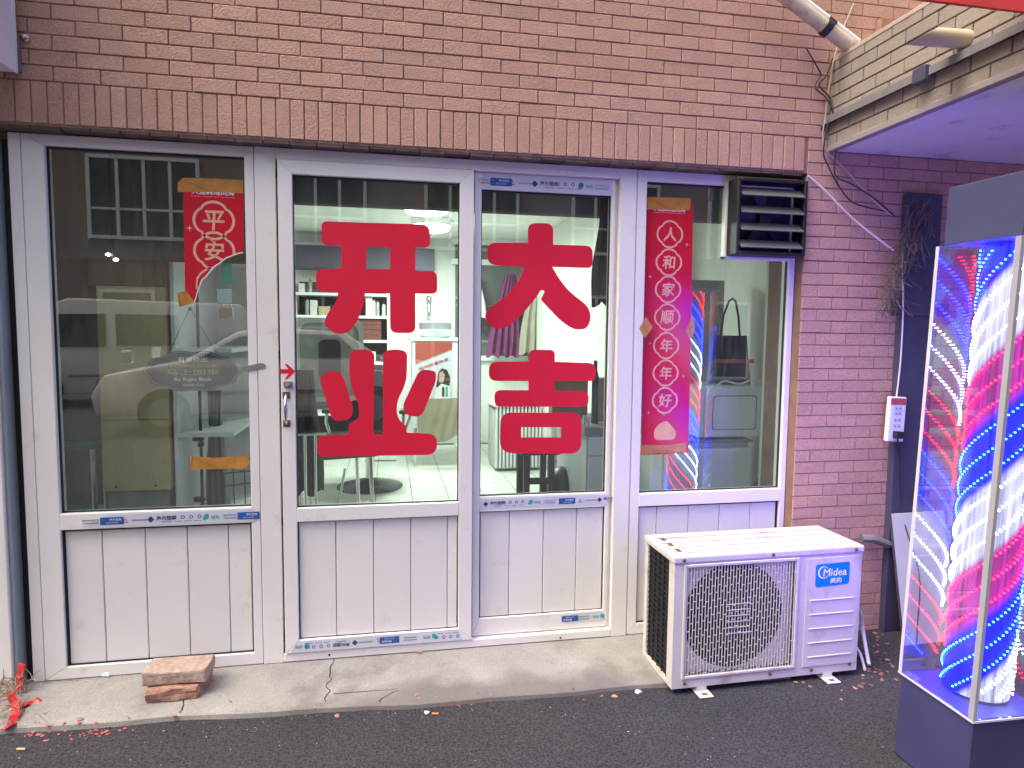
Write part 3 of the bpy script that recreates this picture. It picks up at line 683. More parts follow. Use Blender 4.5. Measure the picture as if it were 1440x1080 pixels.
# ================================================================== hanging notice behind the glass
o = P(272, 522, .07)
hs = thing('hanging_notice', 'dark scalloped notice reading Be Right Back hung on strings', 'notice', tuple(o))
m_notice = mat('slate_board', (.05, .062, .08), .5, var=.2, vs=20); m_nband = mat('notice_band', (.012, .012, .014), .5)
hw, hh = .182, .082
ov = [(hw * math.cos(a * math.pi / 28) * (1 + .035 * math.cos(a * math.pi / 28 * 10)), hh * math.sin(a * math.pi / 28) * (1 + .05 * math.cos(a * math.pi / 28 * 10))) for a in range(56)]
b = MB(); shape(b, [ov], 0, .006); bd = part('board', b, m_notice, hs)
b = MB(); shape(b, [[(x * .97, z * .95) for x, z in ov], [(x * .945, z * .91) for x, z in ov]], -.0065, .0006); part('border', b, m_fgrey, bd)
b = MB(); shape(b, [[(-.165, -.018), (.165, -.018), (.165, .030), (-.165, .030)]], -.0065, .0005); part('band', b, m_nband, bd)
b = MB(); text(b, '有事外出', 0, .048, .021, -.0075, width=.11, bold=.01); part('top_lettering', b, m_white, bd)
b = MB(); text(b, 'OPENING HOURS', 0, .022, .012, -.0075, width=.2); text(b, '马上回来', 0, -.004, .023, -.0075, width=.2, bold=.01); part('gold_lettering', b, mat('notice_gold', (.55, .40, .16), .5), bd)
b = MB(); text(b, 'Be Right Back', 0, -.034, .018, -.0075, width=.14, bold=.01); text(b, 'THANK YOU', 0, -.056, .010, -.0075, width=.08); part('white_lettering', b, m_white, bd)
b = MB(); b.tube([(-.09, -.003, .072), (-.01, -.003, .245)], .0012, 5); b.tube([(.09, -.003, .072), (.0, -.003, .245)], .0012, 5); part('string', b, m_wire, hs)
part('hook', MB().ball((-.005, -.004, .25), .008, 8), m_black, hs)

# ================================================================== louvred exhaust fan in the window
q0 = P(1021, 360, -.0); q1 = P(1122, 260, -.0)
ex = thing('exhaust_fan', 'black louvred exhaust fan set in the corner of the window', 'fan', (q0.x, 0, q0.z))
W, H = 3.215 - q0.x, q1.z - q0.z; dp = -.085
b = MB(); t = .016
b.box(0, t, dp, .02, 0, H); b.box(W - t, W, dp, .02, 0, H); b.box(t, W - t, dp, .02, 0, t); b.box(t, W - t, dp, .02, H - t, H)
part('housing', b, m_black, ex, bev=.003)
part('back_plate', MB().box(t, W - t, .012, .018, t, H - t), m_rubber, ex)
for i in range(4):
    zc = H * (.135 + .225 * i) + .012
    s = MB(); s.prism([(dp - .012, zc - .026), (dp - .008, zc - .029), (dp + .034, zc + .006), (dp + .031, zc + .011)], t + .004, W - t - .003, 'x')
    part('louvre', s, m_grey if False else mat('louvre_grey', (.11, .11, .12), .35), ex)
s = MB()
s.lathe([(.028, 0), (.028, -.03), (.015, -.035)], (W * .5, -.0, H * .5), 14, 'y')
for i in range(5):
    a = i * 2 * math.pi / 5
    s.add([(W * .5 + math.cos(a) * .03, -.005, H * .5 + math.sin(a) * .03), (W * .5 + math.cos(a + .2) * .12, -.022, H * .5 + math.sin(a + .2) * .12), (W * .5 + math.cos(a + .75) * .12, -.004, H * .5 + math.sin(a + .75) * .12), (W * .5 + math.cos(a + .8) * .03, -.002, H * .5 + math.sin(a + .8) * .03)], [(0, 1, 2, 3)])
part('fan_blades', s, m_fan, ex)
b = MB(); b.box(-.012, .0, -.004, .03, -.012, H); b.box(-.012, W, -.004, .03, -.012, 0)
part('white_edging', b, m_pvc, ex, bev=.002)

# ================================================================== air conditioner outdoor unit
AW, AH, AD = .835, .535, .285
ac = thing('air_conditioner', 'weathered white outdoor air conditioner unit standing against the wall', 'air conditioner', (2.462, -.449, -.04), (0, 0, R(1.0)))
z0 = .026
b = MB()
b.box(0, AW, .0, .002, z0, z0 + .04)                                         # front skin with a square hole for the grille
g0, g1, gz0, gz1 = .045, .535, z0 + .045, z0 + .495
b = MB()
b.box(0, g0, 0, .012, z0, z0 + AH - .02); b.box(g1, AW, 0, .012, z0, z0 + AH - .02)
b.box(g0, g1, 0, .012, z0, gz0); b.box(g0, g1, 0, .012, gz1, z0 + AH - .02)
part('front_panel', b, m_acw, ac)
b = MB(); b.box(0, .035, .0125, .05, z0, z0 + AH - .02); b.box(0, .03, AD - .03, AD, z0, z0 + AH - .02); b.box(0, .012, .05, AD - .03, z0, z0 + .02)
b.box(AW - .004, AW, .0125, AD, z0, z0 + AH - .02); b.box(.03, AW, AD - .004, AD, z0, z0 + AH - .02); b.box(.012, AW - .004, .0125, AD - .004, z0, z0 + .006)
part('side_casing', b, m_acw, ac)
part('coil', MB().box(.010, .02, .05, AD - .03, z0 + .02, z0 + AH - .02), m_acdark, ac)
b = MB()
for i in range(22): zz = z0 + .03 + i * .022; b.box(.004, .0095, .05, AD - .03, zz, zz + .003)
for i in range(5): yy = .06 + i * .045; b.box(.003, .0095, yy, yy + .003, z0 + .02, z0 + AH - .02)
part('coil_guard', b, m_acdark, ac)
# top cover with raised ribs and an overhanging lip
tp = part('top_cover', MB().box(-.006, AW + .006, -.006, AD + .004, z0 + AH - .028, z0 + AH), m_acw, ac, bev=.006)
for i in range(4):
    y_ = .035 + i * .062; part('rib', MB().box(.01, AW - .01, y_, y_ + .04, z0 + AH + .0003, z0 + AH + .005), m_acw, tp, bev=.0035)
b = MB()
for i in range(3): b.box(.03, .05, .04 + i * .07, .075 + i * .07, z0 + AH + .0053, z0 + AH + .0058)
part('rust_patches', b, m_rust, tp)
b = MB()
for x_, zz in ((.035, AH - .014), (.42, AH - .014), (.80, AH - .014), (.055, .02), (.43, .022), (.62, .02), (.80, .03)): b.lathe([(.0075, 0), (.0065, -.004)], (x_, -.0065 if zz > .3 else -.0005, z0 + zz), 8, 'y')
part('screws', b, m_rust, ac)
# grille
cx, cz, cr = .276, z0 + .270, .219
b = MB(); NG = 48
ring = [(cx + cr * math.cos(2 * math.pi * i / NG), cz + cr * math.sin(2 * math.pi * i / NG)) for i in range(NG)]
shape(b, [[(g0, gz0), (g1, gz0), (g1, gz1), (g0, gz1)], ring], .034, .003)
part('shroud', b, m_acw, ac)
part('fan_cavity', MB().lathe([(cr + .002, .0), (cr + .002, .13), (.02, .131)], (cx, .036, cz), 32, 'y'), mat('cavity_black', (.010, .010, .012), .7), ac)
s = MB(); s.lathe([(.045, 0), (.045, -.03), (.03, -.04)], (cx, .11, cz), 18, 'y')
for i in range(3):
    a = i * 2 * math.pi / 3 + .4; vs = []
    for r_ in (.045, .12, .208):
        for da, yo in ((0, .10), (.5, .085), (1.0, .07)): vs.append((cx + r_ * math.cos(a + da * (1.2 - r_)), yo, cz + r_ * math.sin(a + da * (1.2 - r_))))
    s.add(vs, [(0, 1, 4, 3), (1, 2, 5, 4), (3, 4, 7, 6), (4, 5, 8, 7)])
part('fan', s, m_fan, ac, smooth=True)
gr = MB(); nb = 37; gw = (g1 - g0 - .02)
for i in range(nb):
    x_ = g0 + .01 + gw * i / (nb - 1); gr.box(x_ - .0009, x_ + .0009, -.004, .001, gz0 + .006, gz1 - .006)
step = .058
for i in range(nb - 1):
    x_ = g0 + .01 + gw * i / (nb - 1); x2 = x_ + gw / (nb - 1); off = (i % 2) * step / 2 + (i % 6) * .002
    zz = gz0 + .012 + off
    while zz < gz1 - .012: gr.box(x_ + .0012, x2 - .0012, -.003, .0, zz - .0013, zz + .0013); zz += step
for i in range(6): zz = cz - .06 + i * .024; gr.box(cx - .05, cx + .05, -.0055, -.0042, zz - .0016, zz + .0016)
part('grille', gr, mat('grille_wire', (.66, .64, .61), .45, var=.06), ac)
b = MB(); f_ = .012
b.box(g0 - .008, g0 + .006, -.007, -.0003, gz0 - .008, gz1 + .008); b.box(g1 - .006, g1 + .008, -.007, -.0003, gz0 - .008, gz1 + .008)
b.box(g0 + .0061, g1 - .0061, -.007, -.0003, gz0 - .008, gz0 + .006); b.box(g0 + .0061, g1 - .0061, -.007, -.0003, gz1 - .006, gz1 + .008)
part('grille_frame', b, m_acw, ac, bev=.003)
pf = part('valve_panel', MB().box(.575, .82, -.0045, -.0003, z0 + .035, z0 + .495), m_acw, ac, bev=.003)
for i in range(5):
    zz = z0 + .315 - i * .06; part('rib', MB().box(.595, .80, -.0085, -.0047, zz, zz + .006), m_acw, pf, bev=.0018)
bg_ = MB(); shape(bg_, [rounded([(.617, z0 + .372, .012), (.775, z0 + .378, .012), (.775, z0 + .472, .012), (.617, z0 + .468, .012)])], -.0047, .0012)
bd = part('badge', bg_, m_badge, ac)
b = MB(); text(b, 'Midea', .706, z0 + .432, .031, -.0061, width=.108, bold=.012, slant=.1); text(b, '美的', .712, z0 + .397, .022, -.0061, width=.052, bold=.01); 
cxb, czb, rb = .653, z0 + .433, .026
ring = [(cxb + rb * math.cos(a * math.pi / 14), czb + rb * math.sin(a * math.pi / 14)) for a in range(3, 26)]
shape(b, [ring + [(cxb + .003 + (p[0] - cxb) * .84, czb + (p[1] - czb) * .86) for p in reversed(ring)]], -.0061, .0005)
part('badge_lettering', b, m_white, bd)
for x_ in (.13, .70):
    b = MB(); b.box(x_ - .03, x_ + .03, -.045, AD + .03, .002, .008); b.box(x_ - .022, x_ + .022, .0, AD, .008, z0); f1 = part('foot', b, m_acw, ac, bev=.002)
    part('foot_slot', MB().box(x_ - .012, x_ + .012, -.034, -.018, .0083, .0088), m_rust, f1)
# hoses
def cable(name, pts, r, mt, label, cat='cable', group=None, sub=5):
    v = [Vector(p) for p in pts]; out = []
    for i in range(len(v) - 1):
        p0, p1, p2, p3 = v[max(i - 1, 0)], v[i], v[i + 1], v[min(i + 2, len(v) - 1)]
        for j in range(sub):
            t = j / sub; out.append(.5 * ((2 * p1) + (p2 - p0) * t + (2 * p0 - 5 * p1 + 4 * p2 - p3) * t * t + (3 * p1 - p0 - 3 * p2 + p3) * t ** 3))
    out.append(v[-1])
    return single(name, MB().tube(out, r, 8), mt, label, cat, group, smooth=True)
cable('drain_hose', [PZ(1201, 850, .23), PZ(1210, 862, .16), PZ(1214, 890, .06), PZ(1222, 935, -.028)], .008, m_wirew, 'white hose hanging beside the air conditioner down to the ground', 'hose')
cable('drain_hose', [PZ(1200, 905, .03), PZ(1210, 920, -.01), PZ(1216, 942, -.03)], .006, m_wirew, 'short pale hose end lying low by the air conditioner', 'hose')

# ================================================================== things around the pier
pl = thing('steel_pillar', 'dark painted steel pillar standing against the brick wall', 'pillar', (3.715, -.10, -.04))
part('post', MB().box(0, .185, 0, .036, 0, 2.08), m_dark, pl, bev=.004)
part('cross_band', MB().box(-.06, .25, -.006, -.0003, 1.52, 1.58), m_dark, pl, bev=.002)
# dried vine and wire tangle on the pillar
def tangle(n, u0, v0, u1, v1, spread, y, mt, label, name, r=.0016):
    b = MB()
    for i in range(n):
        t = random.random(); u = u0 + (u1 - u0) * t + random.gauss(0, spread * .5); v = v0 + (v1 - v0) * t + random.gauss(0, 8)
        p = P(u, v, y + random.uniform(-.03, .0)); d = Vector((random.gauss(-.15, .35), random.uniform(-.4, .1), random.gauss(-.75, .5))).normalized(); L_ = random.uniform(.04, .13)
        q = p + d * L_ * .5 + Vector((random.gauss(0, .012), 0, random.gauss(0, .012))); e = p + d * L_
        q.y = min(q.y, -.104); e.y = min(e.y, -.104); b.tube([p, q, e], r * random.uniform(.6, 1.2), 4, cap=False)
    o_ = single(name, b, mt, label, 'vine', kind='stuff'); return o_
tangle(230, 1300, 285, 1252, 420, 16, -.105, mat('grey_twigs', (.16, .13, .125), .9, var=.2, rnd=.3), 'tangle of dry vine twigs clinging to the dark pillar', 'dry_vine')
# power strip
q = P(1256, 589, -.108)
ps = thing('power_strip', 'white power strip with a black plug hanging on the dark pillar', 'power strip', (q.x, -.101, q.z - .105), (0, R(2), 0))
W_, H_ = .086, .21
part('body', MB().box(-W_ / 2, W_ / 2, -.028, -.001, 0, H_), m_whitem, ps, bev=.006)
part('red_top', MB().box(-W_ / 2 + .002, W_ / 2 - .002, -.0292, -.0285, H_ - .036, H_ - .006), m_pink, ps)
for zz, hz in ((.125, .042), (.094, .018), (.066, .018)):
    s_ = part('socket', MB().box(-.022, .022, -.0292, -.0285, zz, zz + hz), m_film, ps)
    b = MB()
    for x_ in (-.012, .008): 
        b.box(x_, x_ + .005, -.0299, -.0294, zz + .004, zz + .010)
        if hz > .03: b.box(x_, x_ + .005, -.0299, -.0294, zz + .028, zz + .034)
    part('slots', b, m_black, s_)
part('plug', MB().box(-.02, .016, -.058, -.0286, .018, .052), m_black, ps, bev=.005)
c1 = q
cable('electric_cable', [P(1268, 372, -.115), P(1270, 430, -.115), P(1267, 500, -.115), P(1261, 555, -.118), P(1258, 566, -.122)], .0035, m_wirew, 'white cord hanging down the pillar into the power strip')
cable('electric_cable', [P(1136, 247, -.066), P(1160, 268, -.075), P(1200, 308, -.085), P(1256, 352, -.11)], .0045, m_wirew, 'white cord slanting from the window corner to the pillar')
cable('electric_cable', [P(1262, 614, -.155), P(1266, 650, -.12), P(1268, 720, -.112), (3.76, -.24, .3), (3.74, -.27, .05), (3.70, -.33, -.032), (3.5, -.7, -.034), (3.30, -.92, -.034)], .003, m_wire, 'thin black cord running from the plug down the leaning board')
# leaning board
lb = thing('leaning_board', 'pale grey board leaning against the foot of the dark pillar', 'board', (3.70, -.235, -.04), (R(-11.5), 0, R(2)))
part('panel', MB().box(0, .30, -.012, .0, .002, .600), mat('grey_melamine', (.50, .50, .52), .5, var=.05), lb, bev=.001)
part('edge_band', MB().box(-.0025, -.0003, -.012, .0, .002, .600), m_dark, lb)
cable('wall_pipe', [P(1212, 757, -.09), P(1228, 758, -.10), P(1250, 766, -.10)], .019, m_greypaint, 'short grey pipe on the wall behind the air conditioner', 'pipe')
# insulated pipe pair above the bay
ip = thing('insulated_pipes', 'pair of cream wrapped pipes ending on the tan bay', 'pipes', (3.32, -.14, 2.61))
o = Vector((3.32, -.14, 2.61))
def R_(p): return tuple(Vector(p) - o)
a0, a1 = P(1060, -40, -.16), P(1196, 66, -.16)
b = MB().tube([R_(a0.lerp(a1, t)) for t in (0, .25, .5, .75, 1)], .029, 14); part('thick_pipe', b, m_creampipe, ip, smooth=True)
c0, c1_ = P(1128, 0, -.155), P(1206, 60, -.155)
b = MB().tube([R_(c0.lerp(c1_, t)) for t in (0, .4, 1)], .017, 12); part('thin_pipe', b, m_whitem, ip, smooth=True)
m1 = P(1163, 40, -.16); d_ = (a1 - a0).normalized()
part('strap', MB().tube([R_(m1 - d_ * .018), R_(m1 + d_ * .012)], .034, 14), m_black, ip, smooth=True)
m2 = P(1167, 33, -.155); part('strap', MB().tube([R_(m2 - d_ * .02), R_(m2 + d_ * .02)], .023, 10), m_black, ip, smooth=True)
# pvc stub out of the bay
q = PX(1358, 55, 3.318)
pv = thing('pipe_stub', 'cream plastic pipe stub with slanting cut sticking out of the bay', 'pipe', (3.316, q.y, q.z))
n_ = 20; ln = -.215; vs = []
for r_, s_ in ((.031, 1), (.027, -1)):
    for k in range(n_):
        a = 2 * math.pi * k / n_; vs.append((0.02, r_ * math.cos(a), r_ * math.sin(a)))
    for k in range(n_):
        a = 2 * math.pi * k / n_; vs.append((ln + .045 + math.sin(a) * .055 * r_ / .03, r_ * math.cos(a), r_ * math.sin(a) - .006))
fs = []
for k in range(n_):
    j = (k + 1) % n_
    fs += [(k, j, n_ + j, n_ + k), (2 * n_ + j, 2 * n_ + k, 3 * n_ + k, 3 * n_ + j), (n_ + k, n_ + j, 3 * n_ + j, 3 * n_ + k)]
part('pipe', MB().add(vs, fs), mat('cream_pvc', (.62, .53, .38), .45, var=.06), pv, smooth=True)
# loose wires at the corner of the bay
W0 = -.072
def wires(lst, label, mt, r): cable('loose_wire', [P(u, v, W0 - dy) for u, v, dy in lst], r, mt, label)
wires([(1134, 68, 0), (1148, 92, .01), (1154, 106, 0), (1146, 122, .01), (1162, 138, .02), (1172, 160, .03), (1176, 200, .03), (1174, 245, .02), (1196, 258, .02), (1228, 278, .03), (1258, 304, .03)], 'black wire crossing the bay corner to the pillar top', m_wire, .0032)
wires([(1171, 82, .02), (1162, 106, .02), (1152, 120, .01), (1168, 140, .02), (1165, 170, .03), (1158, 212, .02), (1164, 232, .01), (1180, 262, .01), (1200, 285, .01), (1240, 296, .02), (1256, 300, .03)], 'black wire looping low under the bay corner', m_wire, .0032)
wires([(1201, 4, 0), (1186, 40, .0), (1175, 75, .01), (1168, 110, .01), (1161, 160, .01), (1159, 205, .0), (1190, 240, .01), (1232, 285, .03), (1250, 300, .03)], 'thin pale wire following the bay corner down', mat('pale_wire', (.45, .40, .36), .6), .003)
# ledge stub above the bay
b = MB(); q = P(1240, 38, -.09); b.box(q.x - .012, q.x + .05, -.10, -.0625, q.z - .03, q.z + .035)
single('cut_brick_stub', b, m_oldbrick, 'small broken brick stub sticking out above the bay', 'brick', bev=.004)

# ================================================================== LED barber sign
LX, LY, LS, B0, B1, B2 = 3.062, -1.194, .285, .29, 1.705, 1.885
led = thing('led_barber_sign', 'lit LED barber sign in a clear acrylic case on a dark plinth', 'sign', (LX + LS / 2, LY + LS / 2, -.04), (R(1.0), R(1.0), 0))
h = LS / 2
part('plinth', MB().box(-h + .004, h - .004, -h + .004, h - .004, 0, B0), mat('glare_blue_plinth', (.045, .045, .13), .5, var=.1), led, bev=.003)  # blue of the LED glare put into the plinth colour
part('cap', MB().box(-h + .004, h + .02, -h + .004, h - .02, B1 + .001, B2), mat('glare_blue_cap', (.05, .055, .13), .5), led, bev=.003)  # cap colour carries the same blue glare
T = .004
ib = h - .003
part('acrylic_panel', MB().box(-h, -h + T, -ib, ib, B0, B1), m_acryl, led)
part('acrylic_panel', MB().box(h - T, h, -ib, ib, B0, B1), m_acryl, led)
part('acrylic_panel', MB().box(-h + T + .0005, h - T - .0005, -h, -h + T, B0, B1), m_acryl, led)
part('acrylic_panel', MB().box(-h + T + .0005, h - T - .0005, h - T, h, B0, B1), m_acryl, led)
m_trim = mat('white_edge_trim', (.55, .55, .58), .5); m_trimg = mat('grey_edge_trim', (.32, .32, .36), .5)
b = MB(); b.box(-h - .002, -h - .0003, -h - .002, -h + .016, B0 - .002, B1); b.box(-h - .0002, -h + .010, -h - .002, -h - .0003, B0 - .002, B1); part('corner_trim', b, m_trimg, led)
b = MB(); b.box(h + .0003, h + .002, -h - .002, -h + .016, B0 - .002, B1); b.box(h - .014, h + .0002, -h - .002, -h - .0003, B0 - .002, B1); part('corner_trim', b, m_trimg, led)
part('corner_trim', MB().box(-h - .002, -h - .0003, h - .010, h + .002, B0 - .002, B1), m_trim, led)
b = MB(); b.box(-h - .003, -h - .0005, -h - .003, h + .003, B0 - .007, B0 - .001); b.box(-h - .0004, h, -h - .003, -h - .0005, B0 - .007, B0 - .001); part('bottom_trim', b, m_trim, led)
# rotating core: a drum with spiral bands of light and nine spiral strips of LED beads
CR, LEAD, PH, DX = .09, .65, .585, .01
C0, C1 = B0 + .012, B1 - .006
mc = bpy.data.materials.new('lit_drum'); mc.use_nodes = True; n = mc.node_tree.nodes; L = mc.node_tree.links
b_ = n['Principled BSDF']; b_.inputs['Roughness'].default_value = .35; b_.inputs['Base Color'].default_value = (.012, .012, .014, 1)
tc = n.new('ShaderNodeTexCoord'); sx = n.new('ShaderNodeSeparateXYZ'); L.new(tc.outputs['Object'], sx.inputs[0])
def mth(op, a, c=None):
    k = n.new('ShaderNodeMath'); k.operation = op
    for i, v in enumerate((a, c)):
        if v is None: continue
        if isinstance(v, (int, float)): k.inputs[i].default_value = v
        else: L.new(v, k.inputs[i])
    return k.outputs[0]
ph = mth('FRACT', mth('ADD', mth('SUBTRACT', mth('DIVIDE', sx.outputs[2], LEAD), mth('DIVIDE', mth('ARCTAN2', sx.outputs[1], sx.outputs[0]), 2 * math.pi)), 4 - PH))
cr_ = n.new('ShaderNodeValToRGB'); cr_.color_ramp.interpolation = 'EASE'; e = cr_.color_ramp.elements
WHT, BLU, RED = (.20, .20, .30, 1), (.0, .0015, .9, 1), (.15, .004, .11, 1)
e[0].position = 0; e[0].color = WHT; e[1].position = .31; e[1].color = WHT
for p_, c_ in ((.36, BLU), (.63, BLU), (.70, RED), (.95, RED), (1.0, WHT)): k = e.new(p_); k.color = c_
L.new(ph, cr_.inputs[0])
# brushed vertical streaks on the drum
mp = n.new('ShaderNodeMapping'); mp.inputs['Scale'].default_value = (90, 90, 3); L.new(tc.outputs['Object'], mp.inputs[0])
no = n.new('ShaderNodeTexNoise'); no.inputs['Scale'].default_value = 1; no.inputs['Detail'].default_value = 3; L.new(mp.outputs[0], no.inputs[0])
mr = n.new('ShaderNodeMapRange'); mr.inputs[1].default_value = .3; mr.inputs[2].default_value = .7; mr.inputs[3].default_value = .35; mr.inputs[4].default_value = 1.5; L.new(no.outputs[0], mr.inputs[0])
L.new(cr_.outputs[0], b_.inputs['Emission Color'])
L.new(mth('MULTIPLY', mr.outputs[0], 1.9), b_.inputs['Emission Strength'])
part('drum', MB().lathe([(CR, C0), (CR, C1)], (0, 0, 0), 48), mc, led, smooth=True).location.x = DX
m_led = [emission('white_led', (.30, .34, 1), 56), emission('blue_led', (.0013, .0095, 1), 185), emission('red_led', (1, .005, .013), 24)]
for k in range(9):
    b = MB(); c_ = k // 3; zs = LEAD * ((k % 3 + .5) / 9 + c_ / 3 + PH)
    th = -4 * math.pi; st = .0145 / math.hypot(CR, LEAD / (2 * math.pi))
    while th < 8 * math.pi:
        zz = zs + LEAD * th / (2 * math.pi)
        if C0 + .008 < zz < C1 - .008:
            r_ = CR + .003; s_ = .0023 if c_ else .0027
            x_, y_ = r_ * math.cos(th), r_ * math.sin(th); tx, ty = -math.sin(th), math.cos(th)
            q = []
            for d1 in (0, 1):
                rr = r_ + d1 * .004; X_, Y_ = rr * math.cos(th), rr * math.sin(th)
                for a_, b2 in ((-s_, -s_), (s_, -s_), (s_, s_), (-s_, s_)): q.append((X_ + tx * a_, Y_ + ty * a_, zz + b2))
            b.add(q, [(4, 5, 6, 7), (0, 1, 5, 4), (1, 2, 6, 5), (2, 3, 7, 6), (3, 0, 4, 7)])
        th += st
    part('led_strip', b, m_led[c_], led).location.x = DX

# ================================================================== neighbour on the other side
nb_ = thing('neighbour_door_frame', 'white neighbouring door frame beyond the dark gap', 'door frame', (-.06, 0, -.02))
part('post', MB().box(-.10, .012, -.045, .06, .0, 2.09), m_pvc, nb_, bev=.004)
part('blue_grey_edge', MB().box(.0125, .026, -.03, .06, .0, 2.085), mat('blue_grey_alu', (.34, .40, .42), .5), nb_, bev=.002)
part('side_panel', MB().box(-1.0, -.104, -.02, .05, .0, 2.09), m_board, nb_)
part('gap_filler', MB().box(.0265, .0595, .03, .06, .0, 2.10), m_black, nb_)
lbx = thing('light_box_sign', 'white projecting light box fixed to the brick wall by a bracket', 'sign', (.085, -.065, 2.278))
part('box_body', MB().box(-1.2, .0, -.28, -.03, .0, .9), mat('white_lightbox', (.80, .76, .80), .4), lbx, bev=.003)
part('edge_frame', MB().box(.0005, .006, -.045, -.028, -.002, .9), m_pvc, lbx)
part('bracket', MB().box(-.02, .004, -.027, .004, .012, .12), m_greypaint, lbx)
part('bolt', MB().lathe([(.013, -.002), (.013, -.008), (.007, -.009), (.007, -.022), (.003, -.024)], (.022, .006, .132), 12, 'y'), m_chrome, lbx, smooth=True)
part('bolt_arm', MB().box(.003, .022, -.006, .0, .126, .138), m_rust, lbx)

# ================================================================== bricks lying on the apron, litter
def rough_brick(name, c, sx_, sy_, sz_, rz, mt, label, jag=.004, broken=False):
    from mathutils import noise
    bm = bmesh.new(); bmesh.ops.create_cube(bm, size=1)
    for v in bm.verts: v.co = Vector((v.co.x * sx_, v.co.y * sy_, (v.co.z + .5) * sz_))
    bmesh.ops.bevel(bm, geom=bm.edges[:], offset=.006, segments=2, affect='EDGES', profile=.5)
    bmesh.ops.triangulate(bm, faces=bm.faces); bmesh.ops.subdivide_edges(bm, edges=[e for e in bm.edges if e.calc_length() > .02], cuts=3, use_grid_fill=True)
    sd_ = random.random() * 50
    for v in bm.verts:
        d = noise.noise_vector(v.co * 28 + Vector((sd_, 0, 0))) * jag + noise.noise_vector(v.co * 90) * jag * .35
        if v.co.z < .004: d.z = 0
        v.co += d
        if broken and v.co.x > sx_ * .15: v.co.x -= (v.co.x - sx_ * .15) * .45 * max(0, .5 - v.co.y / sy_) 
    me = bpy.data.meshes.new(name); bm.to_mesh(me); bm.free(); me.materials.append(mt)
    o = bpy.data.objects.new(name, me); o.location = c; o.rotation_euler = (0, 0, rz); link(o); tag(o, label, 'brick', 'loose bricks by the shopfront'); return o
a = PZ(205, 983, -.012); b2 = PZ(262, 985, -.012)
rough_brick('loose_brick', (.578, -.155, -.010), .215, .125, .052, R(3), m_oldbrick, 'reddish clay brick on the concrete apron, lower of two', .008, True)
rough_brick('loose_brick', (.572, -.135, .044), .228, .125, .052, R(-1), m_greybrick, 'dusty beige brick lying on top of the reddish one', .0035)
# red ribbon and straw in the corner by the neighbour's frame
def ribbon(pts, wd, label, mt=m_pink, name='red_ribbon'):
    b = MB(); v = [Vector(p) for p in pts]; out = []
    for i in range(len(v) - 1):
        for j in range(6): out.append(v[i].lerp(v[i + 1], j / 6) + Vector((0, 0, .004 * math.sin(i * 2.3 + j))))
    out.append(v[-1]); q = []
    for i, p in enumerate(out):
        d = (out[min(i + 1, len(out) - 1)] - out[max(i - 1, 0)]).normalized(); tw = math.sin(i * .5) * .7
        s_ = d.cross(Vector((0, 0, 1))).normalized() * math.cos(tw) + Vector((0, 0, 1)) * math.sin(tw) * .6
        for e_ in (-1, 1): q.append(p + s_ * wd / 2 * e_)
    for p in q: p.z = max(p.z, -.034)
    nn = len(out); off = Vector((0, 0, .0015))
    b.add(q + [p + off for p in q], [(2 * i, 2 * i + 1, 2 * i + 3, 2 * i + 2) for i in range(nn - 1)] + [(2 * nn + 2 * i, 2 * nn + 2 * i + 2, 2 * nn + 2 * i + 3, 2 * nn + 2 * i + 1) for i in range(nn - 1)])
    return single(name, b, mt, label, 'ribbon')
m_rib = mat('red_plastic_ribbon', (.55, .02, .025), .35, var=.15)
ribbon([PZ(14, 975, .03), PZ(20, 985, .02), PZ(22, 1003, .0), PZ(16, 1018, -.01), PZ(4, 1026, -.015)], .03, 'red plastic ribbon curling onto the concrete corner', m_rib)
ribbon([PZ(20, 1000, .0), PZ(36, 990, .0), PZ(58, 984, -.005)], .025, 'short red plastic ribbon tail beside the straw', m_rib)
ribbon([(-.012, -.05, .10), (-.016, -.06, .05), (-.01, -.08, .01)], .03, 'red paper scrap stuck in the dark gap by the frame', m_rib)
b = MB()
for i in range(150):
    u, v = random.choice([(35, 935), (25, 965), (12, 990), (40, 950)]); p = PZ(u + random.gauss(0, 9), v + random.gauss(0, 14), random.uniform(-.01, .04)); 
    if p.y > -.02: p.y = -.02 - random.random() * .05
    d = Vector((random.gauss(-.2, .5), random.gauss(-.5, .5), random.gauss(.1, .5))).normalized() * random.uniform(.03, .09); q = p + d
    q.z = max(q.z, -.03); p.z = max(p.z, -.03); b.tube([p, (p + q) / 2 + Vector((0, 0, .006)), q], random.uniform(.0006, .0016), 4, cap=False)
single('straw_heap', b, m_straw, 'heap of dry straw and twigs in the corner by the frame', 'straw', kind='stuff')
# scraps
def scrap_mesh(kind):
    b = MB(); nn = random.randint(4, 6); r_ = 1
    top = [(math.cos(i * 2 * math.pi / nn) * random.uniform(.6, 1), math.sin(i * 2 * math.pi / nn) * random.uniform(.35, .8), random.uniform(.0, .35)) for i in range(nn)]
    b.add([(0, 0, .25)] + top, [(0, i + 1, (i + 1) % nn + 1) for i in range(nn)])
    return b
def scatter(name, mt, label, spots, size, z=-.036, kind='stuff'):
    b = MB()
    for (u, v) in spots:
        p = PZ(u, v, -.03); zz = -.0385
        if p.y > -.285 - .045 * min(max(p.x, -1), 3.0) and p.x < 3.1: zz = apron_z(p.x, p.y) + .001
        s_ = scrap_mesh(0); a = random.random() * 6.28; k = random.uniform(.5, 1.3) * size
        b.add([(p.x + (x * math.cos(a) - y * math.sin(a)) * k, p.y + (x * math.sin(a) + y * math.cos(a)) * k, zz + z_ * k) for x, y, z_ in s_.v], s_.f)
    return single(name, b, mt, label, 'litter', kind=kind)
